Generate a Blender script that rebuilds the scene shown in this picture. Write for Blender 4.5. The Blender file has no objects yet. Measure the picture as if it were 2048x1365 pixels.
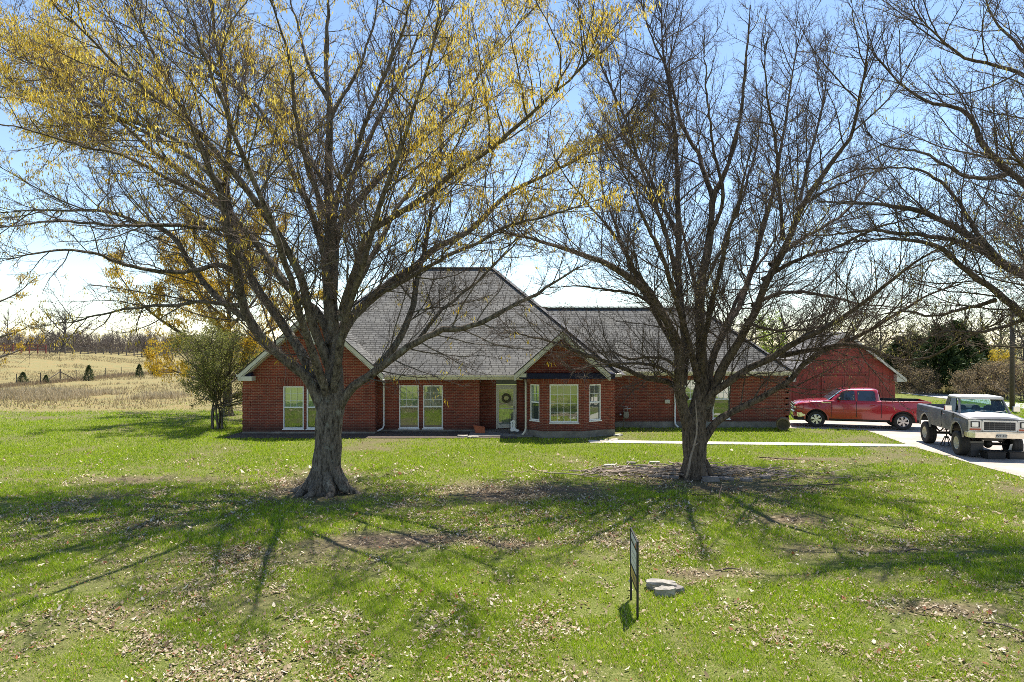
import bpy, bmesh, math, random
import numpy as np
from mathutils import Vector, Matrix
random.seed(7)
rng = np.random.default_rng(11)
R = math.radians
sc = bpy.context.scene
C = bpy.data.collections.new("place"); sc.collection.children.link(C)
H, F = 4.2, 1365.0                      # eye height of the photograph (m), focal length in its pixels
def X(px, Y): return (px-1024.0)/F*Y
def Z(py, Y): return H-(py-682.5)/F*Y
def P(px, py, Y): return (X(px, Y), Y, Z(py, Y))

# ------------------------------------------------------------------ camera, light, sky
cam = bpy.data.cameras.new("camera"); cam.lens = 24; cam.sensor_width = 36; cam.clip_end = 3000; cam.clip_start = .1
co = bpy.data.objects.new("camera", cam); C.objects.link(co); co.location = (0, 0, H); co.rotation_euler = (R(90), 0, 0)
sc.camera = co
SUN = Vector((.23, .36, 1)).normalized()
sl = bpy.data.lights.new("sun", 'SUN'); sl.energy = 4.9; sl.angle = R(.55); sl.color = (1, .95, .86)
so = bpy.data.objects.new("sun", sl); C.objects.link(so); so.rotation_euler = SUN.to_track_quat('Z', 'Y').to_euler(); so.location = (20, 30, 60)
w = bpy.data.worlds.new("World"); sc.world = w; w.use_nodes = True
nt = w.node_tree; nt.nodes.clear()
sky = nt.nodes.new("ShaderNodeTexSky"); sky.sky_type = 'NISHITA'; sky.sun_disc = False
sky.sun_elevation = math.asin(SUN.z); sky.sun_rotation = math.atan2(SUN.x, SUN.y)
sky.air_density = .95; sky.dust_density = .04; sky.ozone_density = 1.1; sky.altitude = 150
bg = nt.nodes.new("ShaderNodeBackground"); bg.inputs[1].default_value = .118
wo = nt.nodes.new("ShaderNodeOutputWorld")
nt.links.new(sky.outputs[0], bg.inputs[0]); nt.links.new(bg.outputs[0], wo.inputs[0])
sc.view_settings.view_transform = 'Standard'; sc.view_settings.look = 'None'; sc.view_settings.gamma = 1
sc.view_settings.exposure = .92
sc.cycles.pixel_filter_type = 'BLACKMAN_HARRIS'; sc.cycles.filter_width = .85
sc.cycles.use_denoising = False
sc.cycles.max_bounces = 7; sc.cycles.transparent_max_bounces = 8
sc.cycles.caustics_reflective = False; sc.cycles.caustics_refractive = False

# ------------------------------------------------------------------ materials
class NT:
    def __init__(s, name):
        s.m = bpy.data.materials.new(name); s.m.use_nodes = True; s.t = s.m.node_tree
        s.b = s.t.nodes["Principled BSDF"]; s.out = s.t.nodes["Material Output"]
    def n(s, typ, **kw):
        x = s.t.nodes.new(typ)
        for k, v in kw.items():
            if k.startswith("i_"):
                key = k[2:]; key = int(key) if key.isdigit() else key.replace("_", " ")
                x.inputs[key].default_value = v
            else: setattr(x, k, v)
        return x
    def l(s, a, b): s.t.links.new(a, b)
    def noise(s, scale, detail=4, vec=None, rough=.6, sx=(1, 1, 1), src="Object"):
        tc = s.n("ShaderNodeTexCoord"); mp = s.n("ShaderNodeMapping"); mp.inputs["Scale"].default_value = sx
        s.l(tc.outputs[src], mp.inputs[0])
        x = s.n("ShaderNodeTexNoise"); x.inputs["Scale"].default_value = scale; x.inputs["Detail"].default_value = detail
        x.inputs["Roughness"].default_value = rough; s.l(mp.outputs[0], x.inputs["Vector"]); return x.outputs["Fac"]
    def ramp(s, fac, stops):
        r = s.n("ShaderNodeValToRGB"); e = r.color_ramp.elements
        while len(e) < len(stops): e.new(.5)
        for k, (p, c) in enumerate(stops): e[k].position = p; e[k].color = (*c, 1)
        s.l(fac, r.inputs[0]); return r.outputs[0]
    def mix(s, fac, a, b, mode='MIX'):
        x = s.n("ShaderNodeMix"); x.data_type = 'RGBA'; x.blend_type = mode
        for sock, v in ((x.inputs[0], fac), (x.inputs[6], a), (x.inputs[7], b)):
            if hasattr(v, "node"): s.l(v, sock)
            elif isinstance(v, (int, float)): sock.default_value = v
            else: sock.default_value = (*v, 1)
        return x.outputs[2]
    def math(s, op, a, b=0.0):
        x = s.n("ShaderNodeMath"); x.operation = op
        for sock, v in ((x.inputs[0], a), (x.inputs[1], b)):
            if hasattr(v, "node"): s.l(v, sock)
            else: sock.default_value = v
        return x.outputs[0]
    def bump(s, h, strength=.3, dist=.02):
        x = s.n("ShaderNodeBump"); x.inputs["Strength"].default_value = strength; x.inputs["Distance"].default_value = dist
        s.l(h, x.inputs["Height"]); s.l(x.outputs[0], s.b.inputs["Normal"])
    def attr(s, name): 
        x = s.n("ShaderNodeAttribute"); x.attribute_name = name; return x

def plain(name, col, rough=.6, metal=0.0, var=.15, vs=3.0, bump=0.0, spec=.5, coat=0.0, src="Object"):
    a = NT(name); b = a.b
    lo = tuple(c*(1-var) for c in col); hi = tuple(min(1, c*(1+var)) for c in col)
    f = a.noise(vs, 5, src=src); a.l(a.ramp(f, [(.3, lo), (.7, hi)]), b.inputs["Base Color"])
    b.inputs["Roughness"].default_value = rough; b.inputs["Metallic"].default_value = metal
    b.inputs["Specular IOR Level"].default_value = spec; b.inputs["Coat Weight"].default_value = coat
    if coat: b.inputs["Coat Roughness"].default_value = .06
    if bump: a.bump(a.noise(vs*6, 6, src=src), bump, .02)
    return a.m

def brick_mat(name, swap=False, bw=.205, rh=.072):
    a = NT(name); tc = a.n("ShaderNodeTexCoord"); mp = a.n("ShaderNodeMapping")
    a.l(tc.outputs["UV"], mp.inputs[0])
    if swap: mp.inputs["Rotation"].default_value = (0, 0, R(90))
    t = a.n("ShaderNodeTexBrick"); a.l(mp.outputs[0], t.inputs["Vector"])
    t.inputs["Scale"].default_value = 1; t.inputs["Brick Width"].default_value = bw; t.inputs["Row Height"].default_value = rh
    t.inputs["Mortar Size"].default_value = .0065; t.inputs["Mortar Smooth"].default_value = .35; t.inputs["Bias"].default_value = 0
    t.inputs["Color1"].default_value = (.27, .06, .036, 1); t.inputs["Color2"].default_value = (.155, .038, .027, 1)
    t.inputs["Mortar"].default_value = (.36, .26, .2, 1)
    n1 = a.noise(1.1, 6, src="Object"); n2 = a.noise(14, 4, src="Object")
    c = a.mix(.8, t.outputs["Color"], a.ramp(n1, [(.3, (.62, .55, .55)), (.7, (1.15, 1.05, 1.0))]), 'MULTIPLY')
    c = a.mix(.6, c, a.ramp(n2, [(.3, (.65, .65, .65)), (.7, (1.2, 1.2, 1.2))]), 'MULTIPLY')
    # grime along the base of the walls (splash staining up to about 0.5 m)
    sep = a.n("ShaderNodeSeparateXYZ"); a.l(tc.outputs["UV"], sep.inputs[0])
    g = a.math('SUBTRACT', .62, sep.outputs[1]); g = a.math('MULTIPLY', g, 2.0); g = a.math('ADD', g, a.math('MULTIPLY', a.math('SUBTRACT', n1, .5), 2.4))
    cl = a.n("ShaderNodeClamp"); a.l(g, cl.inputs[0])
    c = a.mix(a.math('MULTIPLY', cl.outputs[0], .72), c, (.035, .026, .022))
    a.l(c, a.b.inputs["Base Color"]); a.b.inputs["Roughness"].default_value = .85; a.b.inputs["Specular IOR Level"].default_value = .25
    inv = a.math('SUBTRACT', 1.0, t.outputs["Fac"]); a.bump(a.math('ADD', inv, a.math('MULTIPLY', n2, .5)), .15, .006)
    return a.m

def shingle_mat(name, base=(.128, .126, .12)):
    a = NT(name); tc = a.n("ShaderNodeTexCoord")
    t = a.n("ShaderNodeTexBrick"); a.l(tc.outputs["UV"], t.inputs["Vector"])
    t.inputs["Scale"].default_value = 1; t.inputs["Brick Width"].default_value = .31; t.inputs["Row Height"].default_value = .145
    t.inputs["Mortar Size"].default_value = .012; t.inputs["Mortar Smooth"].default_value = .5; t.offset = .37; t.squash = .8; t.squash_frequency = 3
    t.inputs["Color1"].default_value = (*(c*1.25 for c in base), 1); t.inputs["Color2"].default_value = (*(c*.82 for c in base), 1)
    t.inputs["Mortar"].default_value = (*(c*.22 for c in base), 1)  # dark joints; the shadow line of each course is painted in with them
    n1 = a.noise(.7, 6); n2 = a.noise(40, 3)
    # each course: butt edge thicker than the part tucked under the next course
    sep = a.n("ShaderNodeSeparateXYZ"); a.l(tc.outputs["UV"], sep.inputs[0])
    fr = a.math('FRACT', a.math('DIVIDE', sep.outputs[1], .145))
    c = a.mix(.7, t.outputs["Color"], a.ramp(n1, [(.3, (.75, .75, .78)), (.7, (1.2, 1.17, 1.1))]), 'MULTIPLY')
    c = a.mix(.5, c, a.ramp(n2, [(.3, (.6, .6, .6)), (.7, (1.3, 1.3, 1.3))]), 'MULTIPLY')
    a.l(c, a.b.inputs["Base Color"]); a.b.inputs["Roughness"].default_value = .9; a.b.inputs["Specular IOR Level"].default_value = .2
    h = a.math('ADD', a.math('SUBTRACT', 1.0, fr), a.math('MULTIPLY', n2, .25))
    h = a.math('SUBTRACT', h, a.math('MULTIPLY', t.outputs["Fac"], .8)); a.bump(h, .9, .03)
    return a.m

def glass_mat(name, tint=(.10, .13, .09), refl=.3):
    a = NT(name); g = a.n("ShaderNodeBsdfGlossy"); g.inputs["Roughness"].default_value = .02; g.inputs["Color"].default_value = (.86, .95, .9, 1)
    f = a.noise(.5, 3, sx=(1, 1, .3)); a.l(a.ramp(f, [(.35, tuple(c*.75 for c in tint)), (.65, tuple(c*1.3 for c in tint))]), a.b.inputs["Base Color"])
    a.b.inputs["Roughness"].default_value = .15
    mx = a.n("ShaderNodeMixShader"); mx.inputs[0].default_value = refl
    a.l(a.b.outputs[0], mx.inputs[1]); a.l(g.outputs[0], mx.inputs[2]); a.l(mx.outputs[0], a.out.inputs[0])
    nb = a.n("ShaderNodeBump"); nb.inputs["Strength"].default_value = .03; nb.inputs["Distance"].default_value = .05
    a.l(a.noise(3, 2), nb.inputs["Height"]); a.l(nb.outputs[0], g.inputs["Normal"])
    return a.m

def clear_glass(name, tint=(.75, .85, .85), op=.04):
    a = NT(name); tr = a.n("ShaderNodeBsdfTransparent"); tr.inputs[0].default_value = (*tint, 1)
    g = a.n("ShaderNodeBsdfGlossy"); g.inputs["Roughness"].default_value = .02
    fr = a.n("ShaderNodeFresnel"); fr.inputs[0].default_value = 1.35
    f = a.math('ADD', fr.outputs[0], op*.5)
    mx = a.n("ShaderNodeMixShader"); a.l(f, mx.inputs[0]); a.l(tr.outputs[0], mx.inputs[1]); a.l(g.outputs[0], mx.inputs[2]); a.l(mx.outputs[0], a.out.inputs[0])
    return a.m

def bark_mat(name, dark=(.07, .057, .045), lite=(.22, .186, .148), lichen=(.30, .30, .25), lam=.55):
    a = NT(name)
    f1 = a.noise(13, 6, sx=(1, 1, .28), rough=.75); f2 = a.noise(2.6, 8, rough=.75); f3 = a.noise(34, 4, sx=(1, 1, .35))
    c = a.ramp(f1, [(.38, tuple(x*.55 for x in dark)), (.5, tuple((x+y)/2 for x, y in zip(dark, lite))), (.64, lite), (.72, tuple(min(1, x*1.7) for x in lite))])
    c = a.mix(.55, c, a.ramp(f3, [(.35, (.45, .45, .45)), (.65, (1.45, 1.42, 1.38))]), 'MULTIPLY')
    c = a.mix(a.ramp(f2, [(lam, (0, 0, 0)), (lam+.12, (.75, .75, .75))]), c, lichen)
    a.l(c, a.b.inputs["Base Color"]); a.b.inputs["Roughness"].default_value = .95; a.b.inputs["Specular IOR Level"].default_value = .15
    a.bump(a.math('ADD', f1, a.math('MULTIPLY', f3, .4)), 1.0, .05)
    return a.m

def leaf_mat(name, attr=True, trans=.45, rough=.6):
    """thin leaves: per-leaf colour from the mesh's own 'tint' attribute, light passes through them"""
    a = NT(name); at = a.attr("tint")
    a.l(at.outputs["Color"], a.b.inputs["Base Color"]); a.b.inputs["Roughness"].default_value = rough; a.b.inputs["Specular IOR Level"].default_value = .25
    tl = a.n("ShaderNodeBsdfTranslucent"); a.l(at.outputs["Color"], tl.inputs[0])
    mx = a.n("ShaderNodeMixShader"); mx.inputs[0].default_value = trans
    a.l(a.b.outputs[0], mx.inputs[1]); a.l(tl.outputs[0], mx.inputs[2]); a.l(mx.outputs[0], a.out.inputs[0])
    return a.m

M = {}
M['brick'] = brick_mat("red_brick"); M['soldier'] = brick_mat("red_brick_soldier", True)
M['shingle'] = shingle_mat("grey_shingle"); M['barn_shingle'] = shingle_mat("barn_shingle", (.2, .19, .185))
M['cream'] = plain("cream_trim", (.62, .58, .47), .5, var=.08, vs=2); M['white'] = plain("white_vinyl", (.78, .79, .8), .4, var=.05)
M['pale'] = plain("pale_fascia", (.55, .53, .47), .55, var=.15, vs=2)
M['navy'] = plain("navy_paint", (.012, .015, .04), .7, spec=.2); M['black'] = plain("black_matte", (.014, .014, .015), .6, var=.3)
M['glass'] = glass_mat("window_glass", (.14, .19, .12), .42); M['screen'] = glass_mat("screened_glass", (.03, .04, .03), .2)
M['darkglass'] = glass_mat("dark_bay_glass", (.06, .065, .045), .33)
M['concrete'] = plain("old_concrete", (.36, .33, .29), .9, var=.25, vs=1.5, bump=.3); M['found'] = plain("foundation_concrete", (.2, .185, .16), .9, var=.4, vs=2.5, bump=.3)
M['barnred'] = plain("barn_red_board", (.29, .052, .042), .75, var=.22, vs=2.2, bump=.15)
M['barndark'] = plain("barn_brown_board", (.12, .03, .022), .8, var=.3, vs=2)
M['wood'] = plain("grey_wood", (.14, .115, .09), .9, var=.35, vs=6, bump=.4); M['polewood'] = plain("pole_wood", (.075, .058, .045), .9, var=.3, vs=5, bump=.4)
M['redpaint'] = plain("red_car_paint", (.36, .003, .012), .3, var=.04, coat=1.0, spec=.5); M['rubber'] = plain("tyre_rubber", (.022, .021, .02), .8, var=.3, vs=8)
M['chrome'] = plain("chrome", (.75, .75, .74), .16, 1.0, var=.05); M['alloy'] = plain("alloy", (.6, .6, .61), .3, .85, var=.05)
M['tint'] = glass_mat("tinted_car_glass", (.004, .006, .012), .09); M['lamp'] = glass_mat("lamp_lens", (.6, .6, .58), .3)
M['orange'] = plain("amber_lens", (.5, .09, .03), .3); M['redlens'] = plain("red_lens", (.35, .01, .01), .25)
M['bedliner'] = plain("bed_liner", (.02, .02, .021), .8); M['clear'] = clear_glass("clear_windscreen")
M['steel'] = plain("dull_steel", (.06, .055, .05), .6, .5, var=.4, vs=6); M['rim'] = plain("white_steel_rim", (.55, .52, .42), .5, var=.15, vs=5)
M['galv'] = plain("galvanised", (.45, .45, .43), .5, .5); M['terra'] = plain("terracotta", (.42, .12, .055), .8, var=.2, vs=5)
M['fieldstone'] = plain('field_stone', (.33, .3, .255), .95, var=.4, vs=7, bump=.8); M['stone'] = plain("pale_limestone", (.45, .41, .35), .9, var=.3, vs=5, bump=.6); M['edging'] = plain("grey_edging_block", (.21, .185, .165), .95, var=.35, vs=4, bump=.6)
M['whiteboard'] = plain("sign_white", (.62, .62, .62), .4, var=.04); M['gold'] = plain("sign_gold", (.52, .35, .1), .5, var=.1)
M['bark'] = bark_mat("oak_bark"); M['bark2'] = bark_mat("elm_bark", (.07, .053, .04), (.205, .158, .118), (.26, .24, .19), .6)
M['barkfar'] = bark_mat("far_bark", (.09, .075, .065), (.2, .175, .16), (.28, .26, .24), .62)
M['twig'] = plain("twig_bark", (.115, .086, .07), .9, var=.35, vs=2, spec=.2); M['twigfar'] = plain("twig_bark_far", (.14, .115, .1), .95, var=.3, vs=1, spec=.1)
M['leaf'] = leaf_mat("thin_leaf"); M['blade'] = leaf_mat("grass_blade", trans=.4, rough=.55)
M['litter'] = leaf_mat("dry_leaf_litter", trans=.2, rough=.8); M['evergreen'] = leaf_mat("evergreen_leaf", trans=.2, rough=.6)

# ------------------------------------------------------------------ mesh collector
class MB:
    def __init__(s): s.v = []; s.f = []; s.mi = []
    def add(s, vs, fs, mi=0):
        o = len(s.v); s.v += [tuple(p) for p in vs]; s.f += [tuple(i+o for i in f) for f in fs]; s.mi += [mi]*len(fs); return s
    def poly(s, pts, mi=0): return s.add(pts, [tuple(range(len(pts)))], mi)
    def hexa(s, p, mi=0): return s.add(p, [(0, 3, 2, 1), (4, 5, 6, 7), (0, 1, 5, 4), (1, 2, 6, 5), (2, 3, 7, 6), (3, 0, 4, 7)], mi)
    def box(s, x0, x1, y0, y1, z0, z1, mi=0):
        return s.hexa([(x0, y0, z0), (x1, y0, z0), (x1, y1, z0), (x0, y1, z0), (x0, y0, z1), (x1, y0, z1), (x1, y1, z1), (x0, y1, z1)], mi)
    def prism(s, ring, d, mi=0):
        n = len(ring); a = [Vector(p) for p in ring]; b = [p+Vector(d) for p in a]
        return s.add(a+b, [tuple(range(n))[::-1], tuple(range(n, 2*n))]+[(i, (i+1) % n, n+(i+1) % n, n+i) for i in range(n)], mi)
    def tube(s, pts, rad, n=8, mi=0, cap=True):
        pts = [Vector(p) for p in pts]; rad = rad if hasattr(rad, '__len__') else [rad]*len(pts)
        vs = []; fs = []; prev = None
        for k, p in enumerate(pts):
            t = (pts[min(k+1, len(pts)-1)]-pts[max(k-1, 0)]).normalized()
            if prev is None: u = t.orthogonal().normalized()
            else: u = (prev-t*prev.dot(t)).normalized()
            prev = u; q = t.cross(u)
            vs += [p+(u*math.cos(2*math.pi*i/n)+q*math.sin(2*math.pi*i/n))*rad[k] for i in range(n)]
        for k in range(len(pts)-1):
            fs += [(k*n+i, k*n+(i+1) % n, (k+1)*n+(i+1) % n, (k+1)*n+i) for i in range(n)]
        if cap: fs += [tuple(range(n))[::-1], tuple(range((len(pts)-1)*n, len(pts)*n))]
        return s.add(vs, fs, mi)
    def lathe(s, prof, c=(0, 0, 0), n=24, axis='Z', mi=0):
        vs = []; fs = []
        for (r, h) in prof:
            for i in range(n):
                a = 2*math.pi*i/n; x, y = r*math.cos(a), r*math.sin(a)
                vs.append((c[0]+x, c[1]+y, c[2]+h) if axis == 'Z' else (c[0]+x, c[1]+h, c[2]+y) if axis == 'Y' else (c[0]+h, c[1]+x, c[2]+y))
        for k in range(len(prof)-1): fs += [(k*n+i, k*n+(i+1) % n, (k+1)*n+(i+1) % n, (k+1)*n+i) for i in range(n)]
        return s.add(vs, fs, mi)
    def build(s, name, mats, parent=None, at=(0, 0, 0), smooth=False, bevel=0, recalc=True):
        me = bpy.data.meshes.new(name); a = Vector(at)
        me.from_pydata([Vector(p)-a for p in s.v], [], s.f)
        mats = mats if isinstance(mats, (list, tuple)) else [mats]
        for m in mats: me.materials.append(M[m] if isinstance(m, str) else m)
        if len(mats) > 1: me.polygons.foreach_set("material_index", s.mi)
        if recalc or bevel:
            bm = bmesh.new(); bm.from_mesh(me); bmesh.ops.recalc_face_normals(bm, faces=bm.faces)
            if bevel: bmesh.ops.bevel(bm, geom=[e for e in bm.edges if len(e.link_faces) == 2 and e.calc_face_angle(0) > .5], offset=bevel, segments=2, affect='EDGES', clamp_overlap=True)
            bm.to_mesh(me); bm.free()
        uv = me.uv_layers.new(name="UVMap").data
        for p in me.polygons:
            n = p.normal
            t = Vector((-n.y, n.x, 0)) if abs(n.z) < .98 else Vector((1, 0, 0))
            t.normalize(); b = n.cross(t)
            if abs(n.z) >= .98: b = Vector((0, 1, 0))
            for li in p.loop_indices:
                q = me.vertices[me.loops[li].vertex_index].co+a; uv[li].uv = (q.dot(t), q.dot(b))
        if smooth: me.polygons.foreach_set("use_smooth", [True]*len(me.polygons))
        o = bpy.data.objects.new(name, me); C.objects.link(o)
        if parent: o.parent = parent
        return o

def np_mesh(name, verts, quads=None, tris=None, mat=None, parent=None, tint=None, smooth=False, at=(0, 0, 0)):
    """fast mesh from arrays; tint = one colour per vertex"""
    verts = np.asarray(verts, np.float32).reshape(-1, 3)-np.asarray(at, np.float32)
    fs = []; 
    nq = 0 if quads is None else len(quads); ntri = 0 if tris is None else len(tris)
    loops = np.concatenate([np.asarray(x, np.int32).ravel() for x in (quads, tris) if x is not None and len(x)])
    starts = np.concatenate([np.arange(nq)*4, nq*4+np.arange(ntri)*3]).astype(np.int32)
    me = bpy.data.meshes.new(name)
    me.vertices.add(len(verts)); me.vertices.foreach_set("co", verts.ravel())
    me.loops.add(len(loops)); me.loops.foreach_set("vertex_index", loops)
    me.polygons.add(nq+ntri); me.polygons.foreach_set("loop_start", starts)
    if smooth: me.polygons.foreach_set("use_smooth", np.ones(nq+ntri, bool))
    me.update(calc_edges=True)
    if tint is not None:
        at_ = me.attributes.new("tint", 'FLOAT_COLOR', 'POINT')
        c = np.ones((len(verts), 4), np.float32); c[:, :3] = tint; at_.data.foreach_set("color", c.ravel())
    for m in (mat if isinstance(mat, (list, tuple)) else [mat]): me.materials.append(M[m])
    o = bpy.data.objects.new(name, me); C.objects.link(o)
    if parent: o.parent = parent
    return o

def empty(name, loc=(0, 0, 0), rz=0.0, parent=None):
    o = bpy.data.objects.new(name, None); C.objects.link(o); o.location = loc; o.rotation_euler = (0, 0, rz); o.empty_display_size = .3
    if parent: o.parent = parent
    return o
def tag(o, label=None, cat=None, group=None, kind=None):
    if label: o['label'] = label
    if cat: o['category'] = cat
    if group: o['group'] = group
    if kind: o['kind'] = kind
    return o
KIDS = {}
def copy_tree(o, loc, rz=0.0, s=1.0, label=None):
    """a copy of a thing with its parts and sub-parts"""
    r = o.copy(); C.objects.link(r); r.location = loc; r.rotation_euler = (0, 0, rz); r.scale = (s, s, s) if not hasattr(s, '__len__') else s
    if label: r['label'] = label
    for c in [x for x in o.children]:
        d = c.copy(); C.objects.link(d); d.parent = r
        for e in [y for y in c.children]:
            g = e.copy(); C.objects.link(g); g.parent = d
    return r

# ------------------------------------------------------------------ value noise on arrays
_tab = np.random.default_rng(5).random((256, 256))
def vnoise(x, y, scale, seed=0):
    x = np.asarray(x)/scale+seed*17.3; y = np.asarray(y)/scale+seed*9.7
    xi = np.floor(x).astype(int); yi = np.floor(y).astype(int); fx = x-xi; fy = y-yi
    fx = fx*fx*(3-2*fx); fy = fy*fy*(3-2*fy); g = lambda a, b: _tab[a % 256, b % 256]
    return (g(xi, yi)*(1-fx)+g(xi+1, yi)*fx)*(1-fy)+(g(xi, yi+1)*(1-fx)+g(xi+1, yi+1)*fx)*fy
def fbm(x, y, scale, seed=0):
    return .55*vnoise(x, y, scale, seed)+.28*vnoise(x, y, scale*.46, seed+3)+.17*vnoise(x, y, scale*.2, seed+7)
def sstep(a, b, x): t = np.clip((x-a)/(b-a), 0, 1); return t*t*(3-2*t)
# ------------------------------------------------------------------ terrain
T1 = (X(654, 18.95), 18.95); T2 = (X(1391, 21.0), 21.0); T3 = (13.9, 15.6)
def terrain(x, y):
    """lawn is flat; a low hill rises behind the wire fence in the west, gentle ground far off"""
    hill = 2.0*sstep(-50, -78, x+4*vnoise(x, y, 30, 2))*sstep(50, 75, y)
    mound = .28*sstep(.35, 1, 1-np.hypot((x+37)/13, (y-52)/5))
    far = 1.6*sstep(90, 260, y)*sstep(-60, 0, x)
    return hill*(.85+.3*vnoise(x, y, 25, 4))+mound+far
def dirt_mask(x, y):
    """0 = full turf, 1 = bare soil and leaf litter"""
    n = fbm(x, y, 2.6, 1); d = np.zeros_like(np.asarray(x, float))
    for (cx, cy), rx, ry, s in ((T1, 2.4, 1.9, .95), (T2, 4.2, 2.0, .8), ((-1.9, 14.4), 2.4, .7, .95), ((-.2, 14.1), 1.4, .5, .95), ((6.6, 16.0), 1.5, .8, 1.0), ((7.2, 13.7), 3.0, .9, .9), ((3.7, 12.3), 2.2, .5, .9), ((-.8, 18.8), 3.6, 1.5, .6), ((-2.8, 17.4), 2.2, .9, .7),
                             ((6.8, 10.7), 1.7, .4, .9), ((5.3, 12.1), 2.2, .5, .7), ((2.3, 11.5), .9, .4, .8), ((-11.9, 20.7), 3.6, .8, .85), ((-14.8, 22.5), 2.6, .6, .6), ((-7.8, 15.6), 2.6, .9, .5), ((10.1, 24.3), 1.9, .4, .8), ((9.5, 21.0), 1.6, .4, .6)):
        d = np.maximum(d, s*(1.25-np.hypot((x-cx)/rx, (y-cy)/ry)))
    return np.clip(d+(n-.5)*2.0-.05, 0, 1)
def field_mask(x, y):
    """1 = dry pasture in the west, 0 = watered lawn"""
    wob = 2.2*(fbm(x, y, 7, 6)-.5)
    return sstep(40.2, 42.2, y+wob)*sstep(-8, -12, x)
def litter_mask(x, y):
    n = .6*fbm(x, y, 1.5, 9)+.4*fbm(x, y, .35, 15); near = sstep(15, 8, y)
    d = .25+.5*near+.45*sstep(9, 3, np.hypot((x-T1[0])*.7, y-T1[1]+2.5))+.35*sstep(8, 3, np.hypot((x-T2[0])*.8, y-T2[1]+3))
    return np.clip(d*.55+(n-.58)*2.4, .05, .65)*sstep(29, 20, y)
BED = (-12.4, 4.9, 29.35, 31.9)
xs = np.unique(np.concatenate([np.arange(-26, 26.1, .22), np.arange(-110, -26, 1.6), np.arange(26, 90, 2.0), np.linspace(-420, -110, 14), np.linspace(90, 420, 14)]))
ys = np.unique(np.concatenate([np.arange(4, 44, .22), np.arange(44, 140, 1.5), np.linspace(140, 520, 16), np.linspace(-60, 4, 10)]))
gx, gy = np.meshgrid(xs, ys); gz = terrain(gx, gy)+.02*(fbm(gx, gy, 1.3, 2)-.5)*sstep(4, 6, gy)*(gx < 13)*(gy < 29)
nx, ny = len(xs), len(ys)
idx = np.arange(nx*ny).reshape(ny, nx)
q = np.stack([idx[:-1, :-1], idx[:-1, 1:], idx[1:, 1:], idx[1:, :-1]], -1).reshape(-1, 4)
a = NT("turf_and_soil")
dm, fm = a.attr("dirt"), a.attr("field")
n1, n2, n3 = a.noise(.9, 8), a.noise(11, 6), a.noise(34, 5, rough=.75)
turf = a.ramp(n3, [(.3, (.045, .065, .012)), (.46, (.11, .14, .026)), (.6, (.22, .225, .07)), (.72, (.42, .37, .18))])
soil = a.ramp(n2, [(.3, (.085, .064, .046)), (.55, (.165, .122, .08)), (.75, (.30, .235, .16))])
past = a.mix(a.ramp(n1, [(.35, (0, 0, 0)), (.65, (1, 1, 1))]), a.ramp(n2, [(.3, (.20, .145, .06)), (.7, (.32, .24, .11))]), a.ramp(n2, [(.3, (.13, .135, .045)), (.7, (.29, .25, .13))]))
c = a.mix(dm.outputs["Fac"], turf, soil); c = a.mix(fm.outputs["Fac"], c, past)
a.l(c, a.b.inputs["Base Color"]); a.b.inputs["Roughness"].default_value = .95; a.b.inputs["Specular IOR Level"].default_value = .1
a.bump(a.math('ADD', n2, a.math('MULTIPLY', n3, .6)), .8, .05); M['ground'] = a.m
g = np_mesh("ground", np.stack([gx, gy, gz], -1), q, None, 'ground', smooth=True)
for nm, arr in (("dirt", dirt_mask(gx, gy)), ("field", np.maximum(field_mask(gx, gy), .8*sstep(75, 130, gy)))):
    at_ = g.data.attributes.new(nm, 'FLOAT', 'POINT'); at_.data.foreach_set("value", arr.astype(np.float32).ravel())
tag(g, kind='structure')

def sheet(name, ring, mat, z=.012, th=.012):
    b = MB(); b.prism([(x, y, z-th) for x, y in ring], (0, 0, th)); return tag(b.build(name, mat), kind='structure')
# concrete drive: runs towards the viewer on the right, turns onto a pad beside the house
aa = NT("drive_concrete"); na, nb_ = aa.noise(.8, 7), aa.noise(9, 6)
cc = aa.mix(.7, aa.ramp(na, [(.3, (.36, .30, .25)), (.7, (.55, .48, .41))]), aa.ramp(nb_, [(.3, (.7, .68, .66)), (.7, (1.1, 1.08, 1.05))]), 'MULTIPLY')
aa.l(cc, aa.b.inputs["Base Color"]); aa.b.inputs["Roughness"].default_value = .9; aa.bump(nb_, .3, .01); M['drive'] = aa.m
DRIVE = [(15.75, -10), (24.5, -10), (24.5, 36.2), (13.3, 36.2), (13.3, 32.75), (15.4, 32.6), (16.6, 31.9), (16.35, 30), (15.9, 27), (15.7, 23)]
sheet("driveway", DRIVE, 'drive', .016, .05)
WALK = [(3.2, 28.05), (16.0, 26.95), (16.0, 27.6), (3.2, 28.75)]
aw = NT("walk_concrete"); nw = aw.noise(5, 6); aw.l(aw.ramp(nw, [(.3, (.5, .45, .37)), (.7, (.68, .62, .53))]), aw.b.inputs["Base Color"]); aw.b.inputs["Roughness"].default_value = .9; M['walk'] = aw.m
sheet("walkway", WALK, 'walk', .035, .08)
sheet("flower_bed", [(-12.5, 29.5), (.2, 29.35), (.2, 31.75), (-12.5, 31.75)], plain("bed_soil", (.075, .056, .042), .95, var=.5, vs=7, bump=.8), .02, .06)
sheet("porch_slab", [(-1.9, 29.9), (.9, 29.9), (.9, 32.3), (-1.9, 32.3)], 'found', .05, .1)
sheet("gravel_lane", [(31.6, 40), (34.2, 40), (34.0, 62), (31.4, 62)], plain("lane_gravel", (.5, .48, .45), .95, var=.15, vs=2), .03, .05)

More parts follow.
